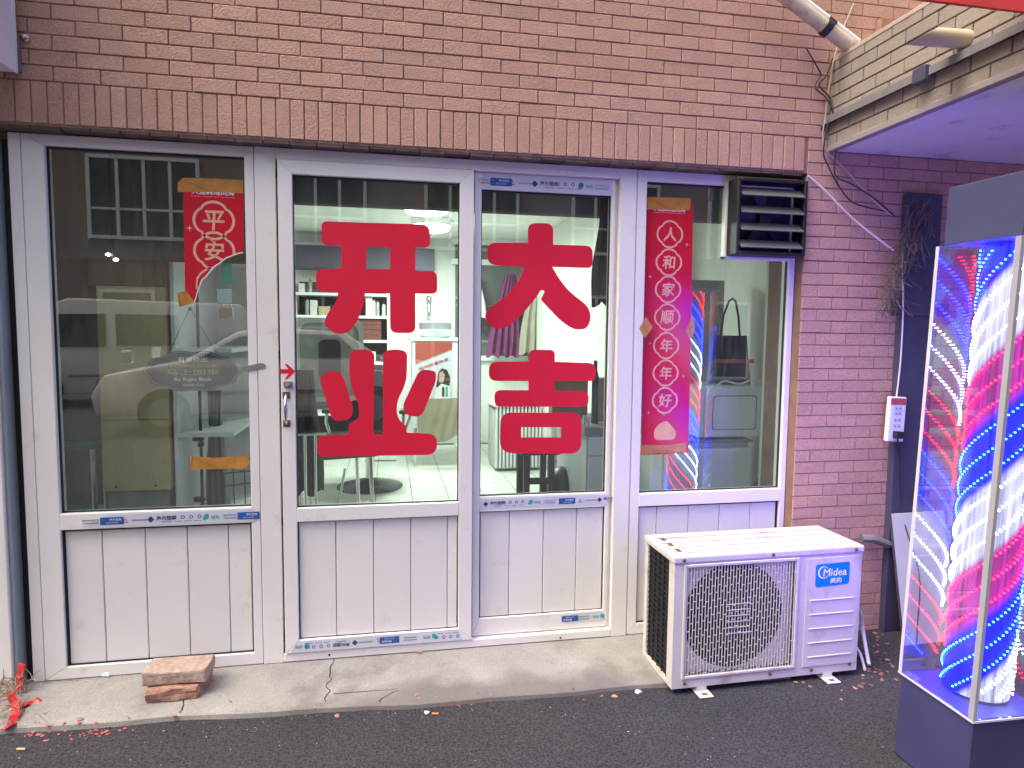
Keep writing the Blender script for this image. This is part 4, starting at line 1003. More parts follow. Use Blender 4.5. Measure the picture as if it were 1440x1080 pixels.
def along(n_, a, c, s1, s2): return [(a[0] + (c[0] - a[0]) * (t := random.random()) + random.gauss(0, s1), a[1] + (c[1] - a[1]) * t + random.gauss(0, s2)) for _ in range(n_)]
scatter('pale_litter', mat('pale_scrap', (.36, .35, .33), .8), 'tiny pale scraps scattered over the asphalt', along(60, (20, 1040), (930, 975), 60, 14) + [(random.uniform(100, 1250), random.uniform(1000, 1078)) for _ in range(50)], .003)
scatter('red_litter', m_pink, 'tiny red paper scraps along the apron edge', along(60, (10, 1030), (190, 1022), 30, 5) + along(12, (230, 1018), (930, 968), 60, 5) + along(22, (60, 965), (130, 960), 20, 4) + [(random.uniform(1190, 1240), random.uniform(890, 945)) for _ in range(22)], .0075)
scatter('brown_leaves', m_leaf, 'dead brown leaves lying between the air conditioner and the board', [(random.gauss(1225, 22), random.gauss(925, 25)) for _ in range(45)] + [(random.uniform(1100, 1190), random.uniform(955, 972)) for _ in range(8)] + along(16, (20, 1030), (900, 972), 50, 5), .013)
for k, (u, v, s_, mt, lb_) in enumerate([(150, 957, .018, m_white, 'crumpled white paper scrap on the apron by the window frame'), (600, 997, .012, m_white, 'small white chip at the apron edge'), (612, 998, .012, mat('orange_stub', (.55, .22, .08), .7), 'orange cigarette stub at the apron edge'), (590, 924, .014, m_leaf, 'brown twig on the apron below the door'), (897, 968, .014, m_white, 'white paper scrap at the apron edge near the air conditioner'), (30, 1047, .014, mat('yellow_stub', (.6, .4, .18), .7), 'yellowish stub on the asphalt corner')]):
    p = PZ(u, v, -.02); zz = apron_z(p.x, p.y) if p.y > -.3 - .045 * p.x else -.0395
    b = MB()
    if 'stub' in lb_ or 'twig' in lb_: b.tube([(p.x - s_, p.y, zz + .005), (p.x + s_, p.y - s_ * .3, zz + .005)], .004, 8)
    else: b.ball((p.x, p.y, zz + s_ * .4), s_, 8, (1, .7, .5)); b.v = [(x + random.gauss(0, s_ * .15), y + random.gauss(0, s_ * .12), max(z_, zz + .0005)) for x, y, z_ in b.v]
    single('litter_scrap', b, mt, lb_, 'litter')

# ================================================================== salon interior
RX0, RX1, RY0, RY1, RZ = -.55, 3.75, .085, 5.36, 2.52
fl = struct('interior_floor', MB().box(RX0, RX1, RY0, RY1, -.03, -.004), m_grout)
tm = MB().box(-.1485, .1485, -.1485, .1485, -.004, 0).mesh('tile', m_tile, .0015)
ix = 0; x = RX0 + .15
while x < RX1 - .1:
    y = RY0 + .15 + (.15 if ix % 2 else 0)
    while y < RY1 - .1:
        if y > .6: o = bpy.data.objects.new('tile', tm); link(o, fl); o.location = (x, y, 0)
        y += .302
    x += .302; ix += 1
m_ceil = mat('white_ceiling', (.74, .75, .72), .9)
struct('interior_ceiling', MB().box(RX0 - .1, RX1 + .1, .2, RY1 + .1, RZ, RZ + .05), m_ceil)
b = MB(); b.box(RX0 - .1, RX1 + .1, RY1, RY1 + .1, -.03, RZ); struct('interior_wall_back', b, m_wall)
struct('interior_wall_left', MB().box(RX0 - .1, RX0, .225, RY1 - .001, -.03, RZ - .001), m_wall)
struct('interior_wall_right', MB().box(RX1, RX1 + .1, .225, RY1 - .001, -.03, RZ - .001), m_wall)
struct('interior_partition', MB().box(3.13, RX1 - .002, 2.3, RY1 - .002, 0.001, RZ - .002), m_wall)
struct('interior_front_wall', MB().box(3.24, RX1, .225, .26, 0, RZ - .003), m_wall)
# header boxing behind the glass heads
single('rolled_blind', MB().box(.93, 3.2, .13, .20, 1.915, 2.25), mat('dark_grey_fabric', (.09, .092, .095), .9, var=.1), 'dark rolled blind hanging across the head of the doors', 'blind', bev=.01)
single('rolled_blind', MB().box(-.5, .88, .27, .31, 1.67, 2.40), mat('dark_grey_fabric2', (.08, .08, .08), .9, var=.1), 'dark blind behind the head of the window with the notice', 'blind', bev=.01)
# ceiling lamps (lit)
m_lamp = emission('lamp_diffuser', (1, 1, .95), 9)
for (u, v, yy, lb_) in ((600, 297, 3.0, 'lit oval ceiling lamp nearer the shop door'), (606, 322, 4.0, 'lit oval ceiling lamp nearer the back shelf')):
    q = P(u, v, yy); t = thing('ceiling_lamp', lb_, 'lamp', (q.x, q.y, q.z))
    part('body', MB().lathe([(.20, .03), (.20, RZ - q.z - .002)], (0, 0, 0), 28), m_whitem, t, smooth=True)
    part('diffuser', MB().lathe([(.10, -.03), (.17, -.015), (.19, .01), (.19, .029)], (0, 0, 0), 28), m_lamp, t, smooth=True)
    ld = bpy.data.lights.new('lamp_light', 'AREA'); ld.shape = 'DISK'; ld.size = .4; ld.energy = 30; ld.color = (.97, 1, .95)
    lo = bpy.data.objects.new('lamp_light', ld); link(lo, t); lo.location = (0, 0, -.06)
t = thing('twin_spot_lamp', 'small lit twin spot lamp hanging behind the window with the notice', 'lamp', tuple(P(156, 361, .17)))
for u, v in ((152, 358), (163, 365)):
    q = P(u, v, .17) - P(156, 361, .17); b = part('bulb', MB().ball(tuple(q), .007, 10, (1.4, 1, .8)), emission('spot_bulb', (1, 1, .95), 14), t, smooth=True)
part('stem', MB().tube([(0, .02, 0), (0, .02, 2.111 - P(156, 361, .17).z)], .006, 6), m_black, t)
# --- left: wooden cabinet, white shelf unit, dark mirror, blue chair
q0 = P(146, 690, .33); q1 = P(240, 690, .33)
wc = thing('wooden_cabinet', 'tall light wood cabinet standing just inside the window', 'cabinet', (q0.x, .33, 0))
Wc = q1.x - q0.x
zb = P(190, 690, .33).z; zm = P(190, 590, .33).z
part('door_panel', MB().box(0, Wc, 0, .018, zb, zm - .003), m_wood, wc, bev=.001); zu = P(190, 402, .33).z; part('door_panel', MB().box(0, Wc, 0, .018, zm, zu - .003), m_wood, wc, bev=.001); part('upper_panel', MB().box(-.03, Wc, 0, .018, zu, 1.95), mat('wood_above_reflection', (.13, .09, .065), .6, var=.15, vs=5), wc, bev=.001)  # upper panel darker: upper limit of the van's reflection put into the wood colour
part('carcass', MB().box(0, Wc - .001, .019, .45, zb + .001, 1.95), m_wood, wc); part('base', MB().box(.01, Wc - .01, .02, .43, 0, zb), m_grey, wc)
b = MB()
for x_ in (.05, Wc - .06): b.lathe([(.006, 0), (.006, -.004)], (x_, 0, zb + .02), 8, 'y')
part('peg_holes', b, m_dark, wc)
ws = thing('white_shelf_unit', 'white shelf unit with open shelves beside the wooden cabinet', 'shelf', (q1.x + .012, .36, 0))
part('side_panel', MB().box(.0, .016, .0, .75, 0, 1.75), m_whitem, ws)
part('back_panel', MB().box(.0165, .32, .735, .75, 0, 1.75), m_whitem, ws)
for zz in (.12, .48, .9, 1.28, 1.72): part('shelf', MB().box(.0165, .25, .0, .734, zz, zz + .02), m_whitem, ws)
q = P(282, 600, .42)
st = thing('clip_stand', 'thin black metal clip stand beside the white shelf', 'stand', (q.x, .42, 0))
part('rod', MB().tube([(0, 0, .0), (0, 0, 1.55)], .007, 8), m_black, st, smooth=True)
part('base', MB().lathe([(.13, 0), (.13, .015), (.02, .02)], (0, 0, 0), 20), m_black, st)
for v in (617, 625, 702, 712):
    zz = P(282, v, .42).z; part('clip', MB().box(-.035 if v in (617, 702) else -.012, .012, -.012, .012, zz - .01, zz + .012), m_black, st, bev=.003)
def cloth(name, cx, cy, ztop, zbot, wt, wb, mt, label, folds=4, amp=.025, th=.02, cat='towel', sway=0):
    def f(u, v, s=-1):
        wd = wt + (wb - wt) * v ** .7; x_ = cx + (u - .5) * wd + sway * v; ph = u * folds * math.pi * 2
        return (x_ + math.sin(v * 7 + u * 3) * .008, cy + amp * (.3 + v) * math.sin(ph + v * 1.5) + s * th * (1 - abs(2 * u - 1) ** 3 * .9), ztop + (zbot - ztop) * (v + .03 * math.sin(ph * .7 + 1) * v))
    b = MB(); b.grid(lambda u, v: f(u, v, -1), 36, 16, back=lambda u, v: f(u, v, 1))
    return single(name, b, mt, label, cat, smooth=True)
m_gtowel = mat('grey_towel', (.20, .21, .19), .95, var=.15, vs=20, bump=.4, bs=200)
q0, q1 = P(289, 548, .6), P(318, 700, .6)
cloth('hanging_towel', (q0.x + q1.x) / 2, .6, q0.z, q1.z - .2, (q1.x - q0.x) * .8, (q1.x - q0.x) * 1.3, m_gtowel, 'grey towel hanging behind the clip stand')
q = P(105, 450, .9)
mi = thing('dark_mirror', 'dark framed mirror panel behind the blue chair', 'mirror', (q.x - .25, 1.0, .35))
part('frame', MB().box(-.02, .42, .002, .03, -.02, 1.75), m_whitem, mi); part('mirror_face', MB().box(.02, .38, -.004, .0, .02, 1.70), mat('dark_glass', (.03, .035, .04), .12, spec=.6), mi)
q = P(108, 628, .5); m_blue = mat('blue_vinyl', (.04, .16, .27), .5)
bc = thing('blue_chair', 'blue vinyl chair with grey frame behind the window corner', 'chair', (q.x, .5, 0))
part('armrest', MB().box(-.09, .10, -.03, .03, q.z - .01, q.z + .02), m_blue, bc, bev=.008)
part('backrest', MB().box(.085, .14, .03, .42, q.z - .05, q.z + .32), m_blue, bc, bev=.015)
part('seat', MB().box(-.30, .10, .03, .45, .40, .47), m_blue, bc, bev=.015)
for x_, y_ in ((.07, -.01), (.115, .0), (-.26, .06), (.07, .40)): part('leg', MB().tube([(x_, y_, 0), (x_, y_, q.z - .011 if y_ < .05 and x_ > 0 else .39)], .012, 8), m_chrome, bc, smooth=True)
# padlock and notes stuck inside the glass
q = P(318, 440, .062)
pk = thing('padlock', 'brass padlock hanging inside the window under the torn banner', 'padlock', (q.x, .062, q.z - .02))
pk.scale = (.76, .76, .76)
part('body', MB().box(-.035, .035, -.012, .012, 0, .055), mat('brass', (.35, .18, .06), .4, metal=.6), pk, bev=.004)
part('shackle', MB().tube([(-.022, 0, .05), (-.022, 0, .085), (-.012, 0, .102), (.012, 0, .102), (.022, 0, .085), (.022, 0, .05)], .005, 8), m_steel, pk, smooth=True)
for u, v, mt, lb_, w_, h_ in ((320, 385, m_fteal, 'small teal and blue packet stuck inside the window', .04, .076), (317, 417, m_film, 'small grey card fixed above the padlock', .057, .057)):
    q = P(u, v, .05); single('wall_card', MB().box(q.x - w_ / 2, q.x + w_ / 2, .0325, .040, q.z - h_ / 2, q.z + h_ / 2), mt, lb_, 'card', bev=.002)
q = P(345, 665, .5)
wr = thing('wire_basket', 'black wire basket rack behind the window corner', 'basket', (q.x, .5, 0))
b = MB()
for k in range(7): b.tube([(-.1 + k * .05, 0, .3), (-.1 + k * .05, -.02, q.z + .06)], .003, 5)
for zz in (.3, q.z - .06, q.z, q.z + .06): b.tube([(-.12, -.01, zz), (.24, -.01, zz + .03)], .004, 5)
part('wires', b, m_black, wr); part('leg', MB().tube([(-.1, 0, 0), (-.1, 0, .31)], .006, 6), m_black, wr); part('leg', MB().tube([(.2, 0, 0), (.2, 0, .31)], .006, 6), m_black, wr)

# --- behind the doors: barber chair, covered chair, shelves, tall cabinet with a poster
def barber_chair(c, rz, label, cover=False, name='barber_chair'):
    t = thing(name, label, 'chair', c, (0, 0, rz), 'salon chairs')
    part('base', MB().lathe([(.29, 0), (.29, .012), (.20, .04), (.05, .075), (.045, .08)], (0, 0, 0), 36), mat('dark_chrome', (.10, .10, .11), .25, metal=.9), t, smooth=True)
    part('column', MB().lathe([(.04, .08), (.04, .36)], (0, 0, 0), 18), m_chrome, t, smooth=True)
    part('seat', MB().box(-.27, .27, -.27, .26, .40, .53), m_leather, t, bev=.03, smooth=True)
    part('seat_plate', MB().box(-.2, .2, -.2, .2, .365, .398), m_dark, t)
    b = MB(); b.grid(lambda u, v: ((u - .5) * .50 * (1 - .25 * v ** 3), .24 + .10 * v - .05 * math.sin(u * math.pi), .54 + .52 * v), 12, 8, back=lambda u, v: ((u - .5) * .50 * (1 - .25 * v ** 3), .31 + .10 * v - .05 * math.sin(u * math.pi), .54 + .52 * v))
    part('backrest', b, m_leather, t, smooth=True)
    for s in (-1, 1):
        part('armrest', MB().box(s * .33 - .035, s * .33 + .035, -.25, .22, .68, .715), m_leather, t, bev=.012)
        part('arm_frame', MB().tube([(s * .28, .2, .45), (s * .33, .2, .60), (s * .33, .18, .675), (s * .33, -.22, .675), (s * .33, -.2, .60), (s * .28, -.15, .45)], .014, 8), m_chrome, t, smooth=True)
    b = MB(); b.tube([(-.16, -.25, .38), (-.16, -.48, .14), (.16, -.48, .14), (.16, -.25, .38)], .012, 8); part('footrest', b, m_chrome, t, smooth=True)
    return t
barber_chair((1.205, 3.13, 0), R(170), 'black barber chair on a round chrome base facing the shelf')
q = P(462, 500, 2.3)
cv = thing('covered_chair', 'styling chair with pale rimmed back under a clear plastic cover', 'chair', (q.x, 2.3, 0), (0, 0, R(15)), 'salon chairs')
m_clear = mat('cloudy_plastic', (.45, .47, .46), .25, var=.25, vs=9, bump=.6, bs=14)
def rr(w_, h_, z_, r_=.09): return rounded([(-w_ / 2, z_, r_), (w_ / 2, z_, r_), (w_ / 2, z_ + h_, r_), (-w_ / 2, z_ + h_, r_)])
b = MB(); shape(b, [rr(.50, .62, .86), rr(.43, .55, .895)], .0, .06); part('back_rim', b, m_whitem, cv)
b = MB(); shape(b, [rr(.44, .56, .89)], -.01, .03); part('plastic_cover', b, m_clear, cv)
b = MB(); shape(b, [rr(.16, .3, 1.02, .05)], -.045, .006); part('dotted_cloth', b, m_leather, cv)
part('seat', MB().box(-.26, .26, -.5, .0, .50, .62), m_leather, cv, bev=.03)
for x_, y_ in ((-.22, -.46), (.22, -.46), (-.22, .0), (.22, .0)): part('leg', MB().tube([(x_, y_, 0), (x_ * .9, y_, .52)], .014, 8), m_chrome, cv, smooth=True)
b = MB()
q = P(432, 600, 1.6)
cloth('black_cape', q.x - .05, 1.62, P(432, 520, 1.62).z, .32, .18, .30, m_blackm, 'black cutting cape hanging by the door edge', 4, .03, .03, 'cape')
q = P(437, 690, 1.35)
tr = thing('steel_rack', 'thin chrome rack standing just inside the door', 'rack', (q.x, 1.35, 0))
for x_ in (-.03, .03): part('leg', MB().tube([(x_, 0, 0), (x_, 0, .75)], .008, 8), m_chrome, tr, smooth=True)
part('slant_bar', MB().tube([(.05, .0, .16), (.16, .05, .30), (.20, .08, .52)], .008, 8), m_chrome, tr, smooth=True); part('top_bar', MB().tube([(-.1, 0, .752), (.1, 0, .752)], .009, 8), m_chrome, tr, smooth=True)
# wall cabinet and shelf at the back
su = thing('product_shelf', 'white product shelf against the back wall of the salon', 'shelf', (.33, 4.92, 0))
SW = 1.05
part('back_board', MB().box(0, SW, .38, .40, 0, 1.96), mat('dark_shelf_back', (.03, .03, .033), .7), su)
for x_ in (0, SW - .02): part('side_panel', MB().box(x_, x_ + .02, 0, .379, 0, 1.96), m_whitem, su)
lev = [P(480, v, 4.92).z for v in (412, 443.5, 478, 509)]
for zz in lev + [.45, .1]: part('shelf', MB().box(.0205, SW - .0205, 0, .379, zz - .03, zz), m_whitem, su)
single('black_wall_cabinet', MB().box(.30, 1.91, 5.0, 5.34, P(500, 378, 5.0).z, P(500, 346, 5.0).z), m_dark, 'long black cabinet fixed high on the back wall', 'cabinet', bev=.006)
bx_cols = [mat('dark_red_carton', (.14, .035, .03), .6, var=.2, vs=30), mat('white_carton', (.60, .60, .57), .6, var=.1), mat('black_bottle', (.02, .02, .02), .3), mat('beige_carton', (.45, .34, .22), .6, var=.1), mat('grey_bottle', (.30, .31, .32), .3)]
nm = ['dark red', 'white', 'black', 'beige', 'grey']
def product(u, v_base, wpx, hpx, c_, bottle, lb_):
    p = P(u, v_base, 4.96); kx = (4.96 - CAM.y) / F_PX * 1.0; w_, h_ = wpx * kx, hpx * kx
    zz = min(lev, key=lambda t: abs(t - p.z)) + .0005
    if bottle:
        t = thing('product_bottle', lb_, 'bottle', (p.x, 5.0, zz), group='products on the white shelf')
        part('bottle', MB().lathe([(w_ / 2, 0), (w_ / 2, h_ * .72), (w_ * .25, h_ * .82)], (0, 0, 0), 14), bx_cols[c_], t, smooth=True); part('pump_cap', MB().lathe([(w_ * .22, h_ * .82), (w_ * .22, h_)], (0, 0, 0), 10), bx_cols[2], t)
    else: single('product_box', MB().box(p.x - w_ / 2, p.x + w_ / 2, 4.96, 5.10, zz, zz + h_), bx_cols[c_], lb_, 'carton', 'products on the white shelf', bev=.003)
sh = ['top shelf', 'second shelf', 'third shelf', 'lowest seen shelf']
for i, (u, wd, hh_, c_, bt) in enumerate([(424, 7, 12, 1, 0), (436, 6, 18, 4, 1), (446, 9, 14, 2, 0), (560, 6, 16, 1, 1)]): 
    if u < 545: product(u, 411, wd, hh_, c_, bt, f'{nm[c_]} {"bottle" if bt else "carton"} standing on the top salon shelf')
for u, wd, hh_, c_, bt in [(432, 6, 25, 4, 1), (441, 9, 20, 1, 0), (456, 15, 12, 3, 0), (470, 9, 14, 2, 0), (519, 9, 25, 1, 0), (526, 4, 26, 1, 1), (531, 5, 24, 4, 1), (540, 6, 20, 1, 1)]: product(u, 443, wd, hh_, c_, bt, f'{nm[c_]} {"bottle" if bt else "carton"} on the second salon shelf, {"beside the dark tins" if u < 480 else "among the pale packs" if u < 535 else "at the shelf end"}' + (' standing slim' if wd < 5 else ''))
for r_ in range(4):
    for u, wh in ((506, 'beside the barber chair back'), (526, 'nearer the poster cabinet')): product(u, 477, 19.5, 6.8, 0, 0, 'dark red flat carton, %s of the stack %s' % (('bottom', 'second', 'third', 'top')[r_], wh))
    for o_ in [o_ for o_ in COL.objects if o_.name.startswith('product_box')][-2:]: o_.location.z += r_ * .0585
for u, wd, hh_, c_, bt in [(500, 18, 10, 0, 0), (522, 12, 14, 1, 0), (540, 9, 12, 2, 1)]: product(u, 509, wd, hh_, c_, bt, f'{nm[c_]} {"bottle" if bt else "carton"} on the lowest visible salon shelf')
# tall white cabinet with poster, basin on top
q0, q1 = P(580, 475, 3.95), P(652, 475, 3.95)
tcb = thing('white_tall_cabinet', 'white cabinet with a poster on its front and a basin on top', 'cabinet', (q0.x, 3.95, 0))
CW = q1.x - q0.x; CH = q0.z
part('carcass', MB().box(0, CW, 0, .5, .40, CH - .03), m_whitem, tcb, bev=.004); part('top', MB().box(-.03, CW + .02, -.02, .5, CH - .029, CH), m_whitem, tcb, bev=.004)
for x_ in (.03, CW - .03): part('leg', MB().tube([(x_, .05, 0), (x_, .05, .40)], .02, 8), m_chrome, tcb)
q2, q3 = P(584, 481, 3.93), P(636, 562, 3.93)
po = thing('salon_poster', 'red and white hair dye poster taped to the white cabinet', 'poster', (q2.x, 3.945, q3.z))
PW, PH_ = q3.x - q2.x, q2.z - q3.z
def pshape(nm_, pts, mt, lvl): b = MB(); shape(b, [[(x_ * PW, z_ * PH_) for x_, z_ in pts]], -.0008 * lvl, .0006); return part(nm_, b, mt, po)
m_pr = mat('poster_red', (.40, .07, .05), .6); m_pk = mat('poster_skin', (.55, .36, .27), .6); m_hair = mat('poster_hair', (.05, .022, .015), .6)
pshape('sheet', [(0, 0), (1, 0), (1, 1), (0, 1)], m_film, 1)
pshape('red_corner', [(.0, .62), (1, .88), (1, 1), (0, 1)], m_pr, 2); pshape('gold_band', [(.0, .60), (1, .86), (1, .88), (.0, .62)], bx_cols[3], 2)
pshape('hair', [(.56, .22), (.92, .20), (.95, .38), (.86, .52), (.72, .55), (.62, .48)], m_hair, 2); pshape('face', [(.64, .30), (.76, .30), (.80, .42), (.74, .50), (.64, .47)], m_pk, 3)
pshape('shoulders', [(.50, .0), (.95, .0), (.92, .24), (.70, .28), (.56, .18)], m_white, 3); pshape('dye_tube', [(.72, .05), (.79, .05), (.79, .22), (.72, .22)], m_black, 4); pshape('dye_tube', [(.82, .05), (.88, .05), (.88, .23), (.82, .23)], m_fteal, 4)
b = MB(); text(b, '植物染膏染发', PW * .5, PH_ * .62, .035, -.004, width=PW * .85, ang=R(20), bold=.01, res=1); part('headline', b, m_pr, po)
q = P(606, 470, 4.1)
ba = thing('grey_basin', 'pale green basin with grey bowl resting on the white cabinet', 'basin', (q.x + .05, 4.15, CH))
part('bowl', MB().lathe([(.14, .001), (.19, .05), (.20, .08), (.17, .085), (.16, .05)], (0, 0, 0), 28), mat('pale_green_plastic', (.50, .58, .54), .4), ba, smooth=True); part('inner', MB().lathe([(.165, .05), (.17, .155)], (0, 0, 0), 28), m_grey, ba, smooth=True)
q = P(603, 432, 5.3); wt = thing('wall_tap', 'small chrome tap fixed on the back wall', 'tap', (q.x, 5.345, q.z))
part('spout', MB().tube([(0, 0, -.12), (0, -.05, -.10), (0, -.06, .04), (0, -.02, .08)], .025, 10), m_chrome, wt, smooth=True); part('knob', MB().ball((0, -.05, .1), .04, 10), m_chrome, wt, smooth=True)
q = P(615, 585, 3.9); b = MB()
b.grid(lambda u, v: (q.x - .2 + u * .44, 3.88 - .10 * math.sin(u * 3.1) * (1 - v) + .012 * math.sin(u * 25 + v * 6), .72 - v * (.36 + .10 * math.sin(u * 3.14))), 24, 12, back=lambda u, v: (q.x - .2 + u * .44, 3.90 - .10 * math.sin(u * 3.1) * (1 - v) + .012 * math.sin(u * 25 + v * 6), .72 - v * (.36 + .10 * math.sin(u * 3.14))))
single('beige_drape', b, mat('beige_cloth', (.38, .33, .24), .9, var=.1, bump=.3, bs=30), 'beige cloth draped below the poster', 'cloth', smooth=True)

# --- back window with clothes
q0, q1 = P(640, 500, 5.33), P(744, 347, 5.33)
bw = thing('back_window', 'dark back window in a white frame on the far wall', 'window', (q0.x, 5.355, q0.z))
WW, WH = q1.x - q0.x, q1.z - q0.z
part('pane', MB().box(0, WW, -.02, -.004, 0, WH), mat('dusky_glass', (.13, .15, .145), .25, var=.12, vs=3), bw)
b = MB(); b.box(-.05, WW + .0, -.05, -.0, -.06, 0); b.box(-.05, WW, -.05, 0, WH, WH + .06); b.box(-.05, WW, -.045, -.021, WH * .82, WH * .87); part('frame', b, m_whitem, bw)
b = MB(); b.box(0, WW, -.03, -.021, WH * .45, WH * .46); b.box(0, WW, -.03, -.021, WH * .12, WH * .14); part('glazing_bar', b, m_grey, bw)
m_purple = mat('purple_cloth', (.20, .035, .15), .9, var=.2, vs=10); m_beige2 = mat('beige_coat', (.40, .38, .30), .9, var=.1)
q = P(716, 385, 5.1); cloth('purple_scarf', P(718, 385, 5.1).x, 5.1, P(718, 386, 5.1).z, P(718, 500, 5.1).z, .12, .42, m_purple, 'purple scarf hanging in front of the back window', 5, .04, .04, 'scarf', sway=-.08)
q = P(668, 385, 5.1); cloth('white_towel', q.x + .02, 5.1, P(668, 385, 5.1).z, P(668, 448, 5.1).z, .04, .28, m_wall, 'white towel hanging beside the purple scarf', 3, .04, .03)
q = P(750, 410, 5.0); cloth('beige_coat', q.x + .02, 5.0, P(750, 402, 5.0).z, P(750, 497, 5.0).z, .16, .30, m_beige2, 'long beige coat hanging at the edge of the back window', 3, .03, .04, 'coat', sway=-.04)
cloth('black_scarf', P(848, 340, .12).x, .115, P(845, 275, .12).z, P(845, 428, .12).z, .03, .10, m_blackm, 'black cloth hanging down inside the door glass edge', 2, .012, .008, 'cloth')

# --- right side: counter, boxes, stool, basket
q0 = P(822, 602, 1.0); z_c = q0.z
ct = thing('white_counter', 'white counter with a dark grey top by the door', 'counter', (q0.x, 1.0, 0))
cl = 3.1 - q0.x
part('carcass', MB().box(.02, cl, .02, .72, 0, z_c - .05), mat('grey_white_laminate', (.55, .57, .58), .5), ct); part('top', MB().box(0, cl, 0, .74, z_c - .049, z_c), m_grey, ct, bev=.004)
part('drawer', MB().box(.03, cl, .0, .0195, z_c - .17, z_c - .055), m_whitem, ct, bev=.003); part('door', MB().box(.03, cl, .0, .0195, .04, z_c - .175), m_whitem, ct, bev=.003)
q = P(806, 602, 1.5)
single('brown_box', MB().box(P(776, 600, 1.62).x, P(826, 600, 1.62).x, 1.62, 1.72, z_c - .02, P(800, 533, 1.62).z), mat('brown_wood_box', (.33, .21, .11), .6, var=.12, vs=12), 'brown wooden box standing behind the counter edge', 'box', bev=.004)
q = P(836, 590, 1.2); single('black_bottle', MB().lathe([(.022, 0), (.022, .30), (.012, .34), (.012, .40)], (q.x, 1.2, z_c), 12), m_black, 'tall black bottle on the counter', 'bottle', smooth=True)
q = P(824, 590, 1.06); single('glass_jar', MB().lathe([(.022, 0), (.024, .05), (.018, .07)], (q.x, 1.06, z_c), 12), m_chrome, 'small shiny jar on the counter', 'jar', smooth=True)
q = P(846, 570, 1.3); single('wicker_box', MB().box(q.x - .03, q.x + .06, 1.3, 1.4, z_c, z_c + .28), mat('straw_box', (.42, .38, .25), .8, var=.15, vs=30), 'straw coloured box standing on the counter', 'box', bev=.004)
q = P(757, 690, 1.25)
so_ = thing('black_stool', 'black wooden stool beside the counter', 'stool', (q.x, 1.25, 0))
zs = P(757, 640, 1.25).z
part('seat', MB().box(-.12, .14, -.02, .26, zs, zs + .04), m_black, so_, bev=.01)
for x_, y_ in ((-.075, .0), (.085, .0), (-.075, .22), (.085, .22)): part('leg', MB().box(x_ - .02, x_ + .02, y_, y_ + .035, 0, zs), m_black, so_, bev=.003)
part('stretcher', MB().box(-.054, .064, .004, .03, P(757, 677, 1.25).z - .02, P(757, 677, 1.25).z + .02), m_black, so_); part('stretcher', MB().box(-.054, .064, .224, .25, .18, .22), m_black, so_)
single('orange_bag', MB().ball((q.x + .02, 1.42, .06), .06, 10, (.8, 1, 1)), mat('orange_plastic', (.55, .12, .05), .5), 'orange plastic bag on the floor behind the stool', 'bag', smooth=True)
q = P(792, 690, 1.45); single('black_sack', MB().ball((q.x, 1.5, .24), .24, 14, (.55, .6, 1.0)), m_leather, 'black sack leaning between the stool and the counter', 'sack', smooth=True)
q = P(715, 610, 3.6)
lk = thing('laundry_basket', 'white slatted laundry basket on the tiled floor', 'basket', (q.x + .12, 3.6, 0))
b = MB()
for k in range(14): b.box(-.25 + k * .037, -.25 + k * .037 + .018, -.01, .01, .04, P(715, 572, 3.6).z); 
part('slats', b, m_whitem, lk); part('side_panel', MB().box(-.25, .26, .02, .50, .02, P(715, 575, 3.6).z - .01), mat('perforated_white', (.45, .47, .44), .6), lk, bev=.01); part('rim', MB().box(-.27, .28, -.02, .52, P(715, 572, 3.6).z, P(715, 572, 3.6).z + .03), m_whitem, lk, bev=.006)

# --- right window: fridge, microwave, bag, hanging boards
q0, q1 = P(962, 624, .42), P(1056, 690, .42)
fr = thing('mini_fridge', 'white mini fridge just inside the window', 'fridge', (q0.x - .10, .42, 0))
FW_ = q1.x - q0.x + .10; FH = q0.z
part('body', MB().box(0, FW_, .04, .50, .0, FH), m_whitem, fr, bev=.008); part('door', MB().box(.004, FW_ - .004, .0, .0385, .02, FH - .03), m_whitem, fr, bev=.008); part('top', MB().box(-.004, FW_ + .004, .0, .50, FH + .0005, FH + .015), m_grey, fr, bev=.003)
q2, q3 = P(996, 542, .36), P(1086, 619, .36)
mw = thing('microwave', 'white microwave oven on top of the mini fridge', 'microwave', (q2.x, .46, FH + .0155))
MW_, MH = q3.x - q2.x, P(1040, 543, .44).z - FH - .0155
part('body', MB().box(0, MW_, .0, .33, .008, MH), m_whitem, mw, bev=.008); d0 = part('door', MB().box(.03, MW_ - .004, -.02, -.0005, .012, MH - .006), m_whitem, mw, bev=.006)
b = MB(); shape(b, [rounded([(.07, .05, .02), (MW_ - .05, .05, .02), (MW_ - .05, MH - .05, .02), (.07, MH - .05, .02)]), rounded([(.075, .055, .02), (MW_ - .055, .055, .02), (MW_ - .055, MH - .055, .02), (.075, MH - .055, .02)])], -.0205, .002); part('window_outline', b, m_grey, d0)
ks = thing('black_bag', 'black bag with a loop handle on top of the microwave', 'bag', (P(1028, 545, .58).x, .60, FH + .0155 + MH))
bgm = MB(); bgm.grid(lambda u, v: ((u - .5) * .26 * (1 - .25 * v), -.06 * math.sin(u * math.pi) * (1 - .6 * v), v * .27), 10, 6, back=lambda u, v: ((u - .5) * .26 * (1 - .25 * v), .06 * math.sin(u * math.pi) * (1 - .6 * v), v * .27)); part('body', bgm, m_leather, ks, smooth=True)
part('handle', MB().tube([(-.065, 0, .25), (-.05, 0, .38), (-.02, 0, .46), (.0, 0, .475), (.02, 0, .46), (.04, 0, .38), (.055, 0, .25)], .006, 8), m_black, ks, smooth=True); part('red_trim', MB().box(-.11, .11, -.063, -.055, .12, .14), m_pink, ks)
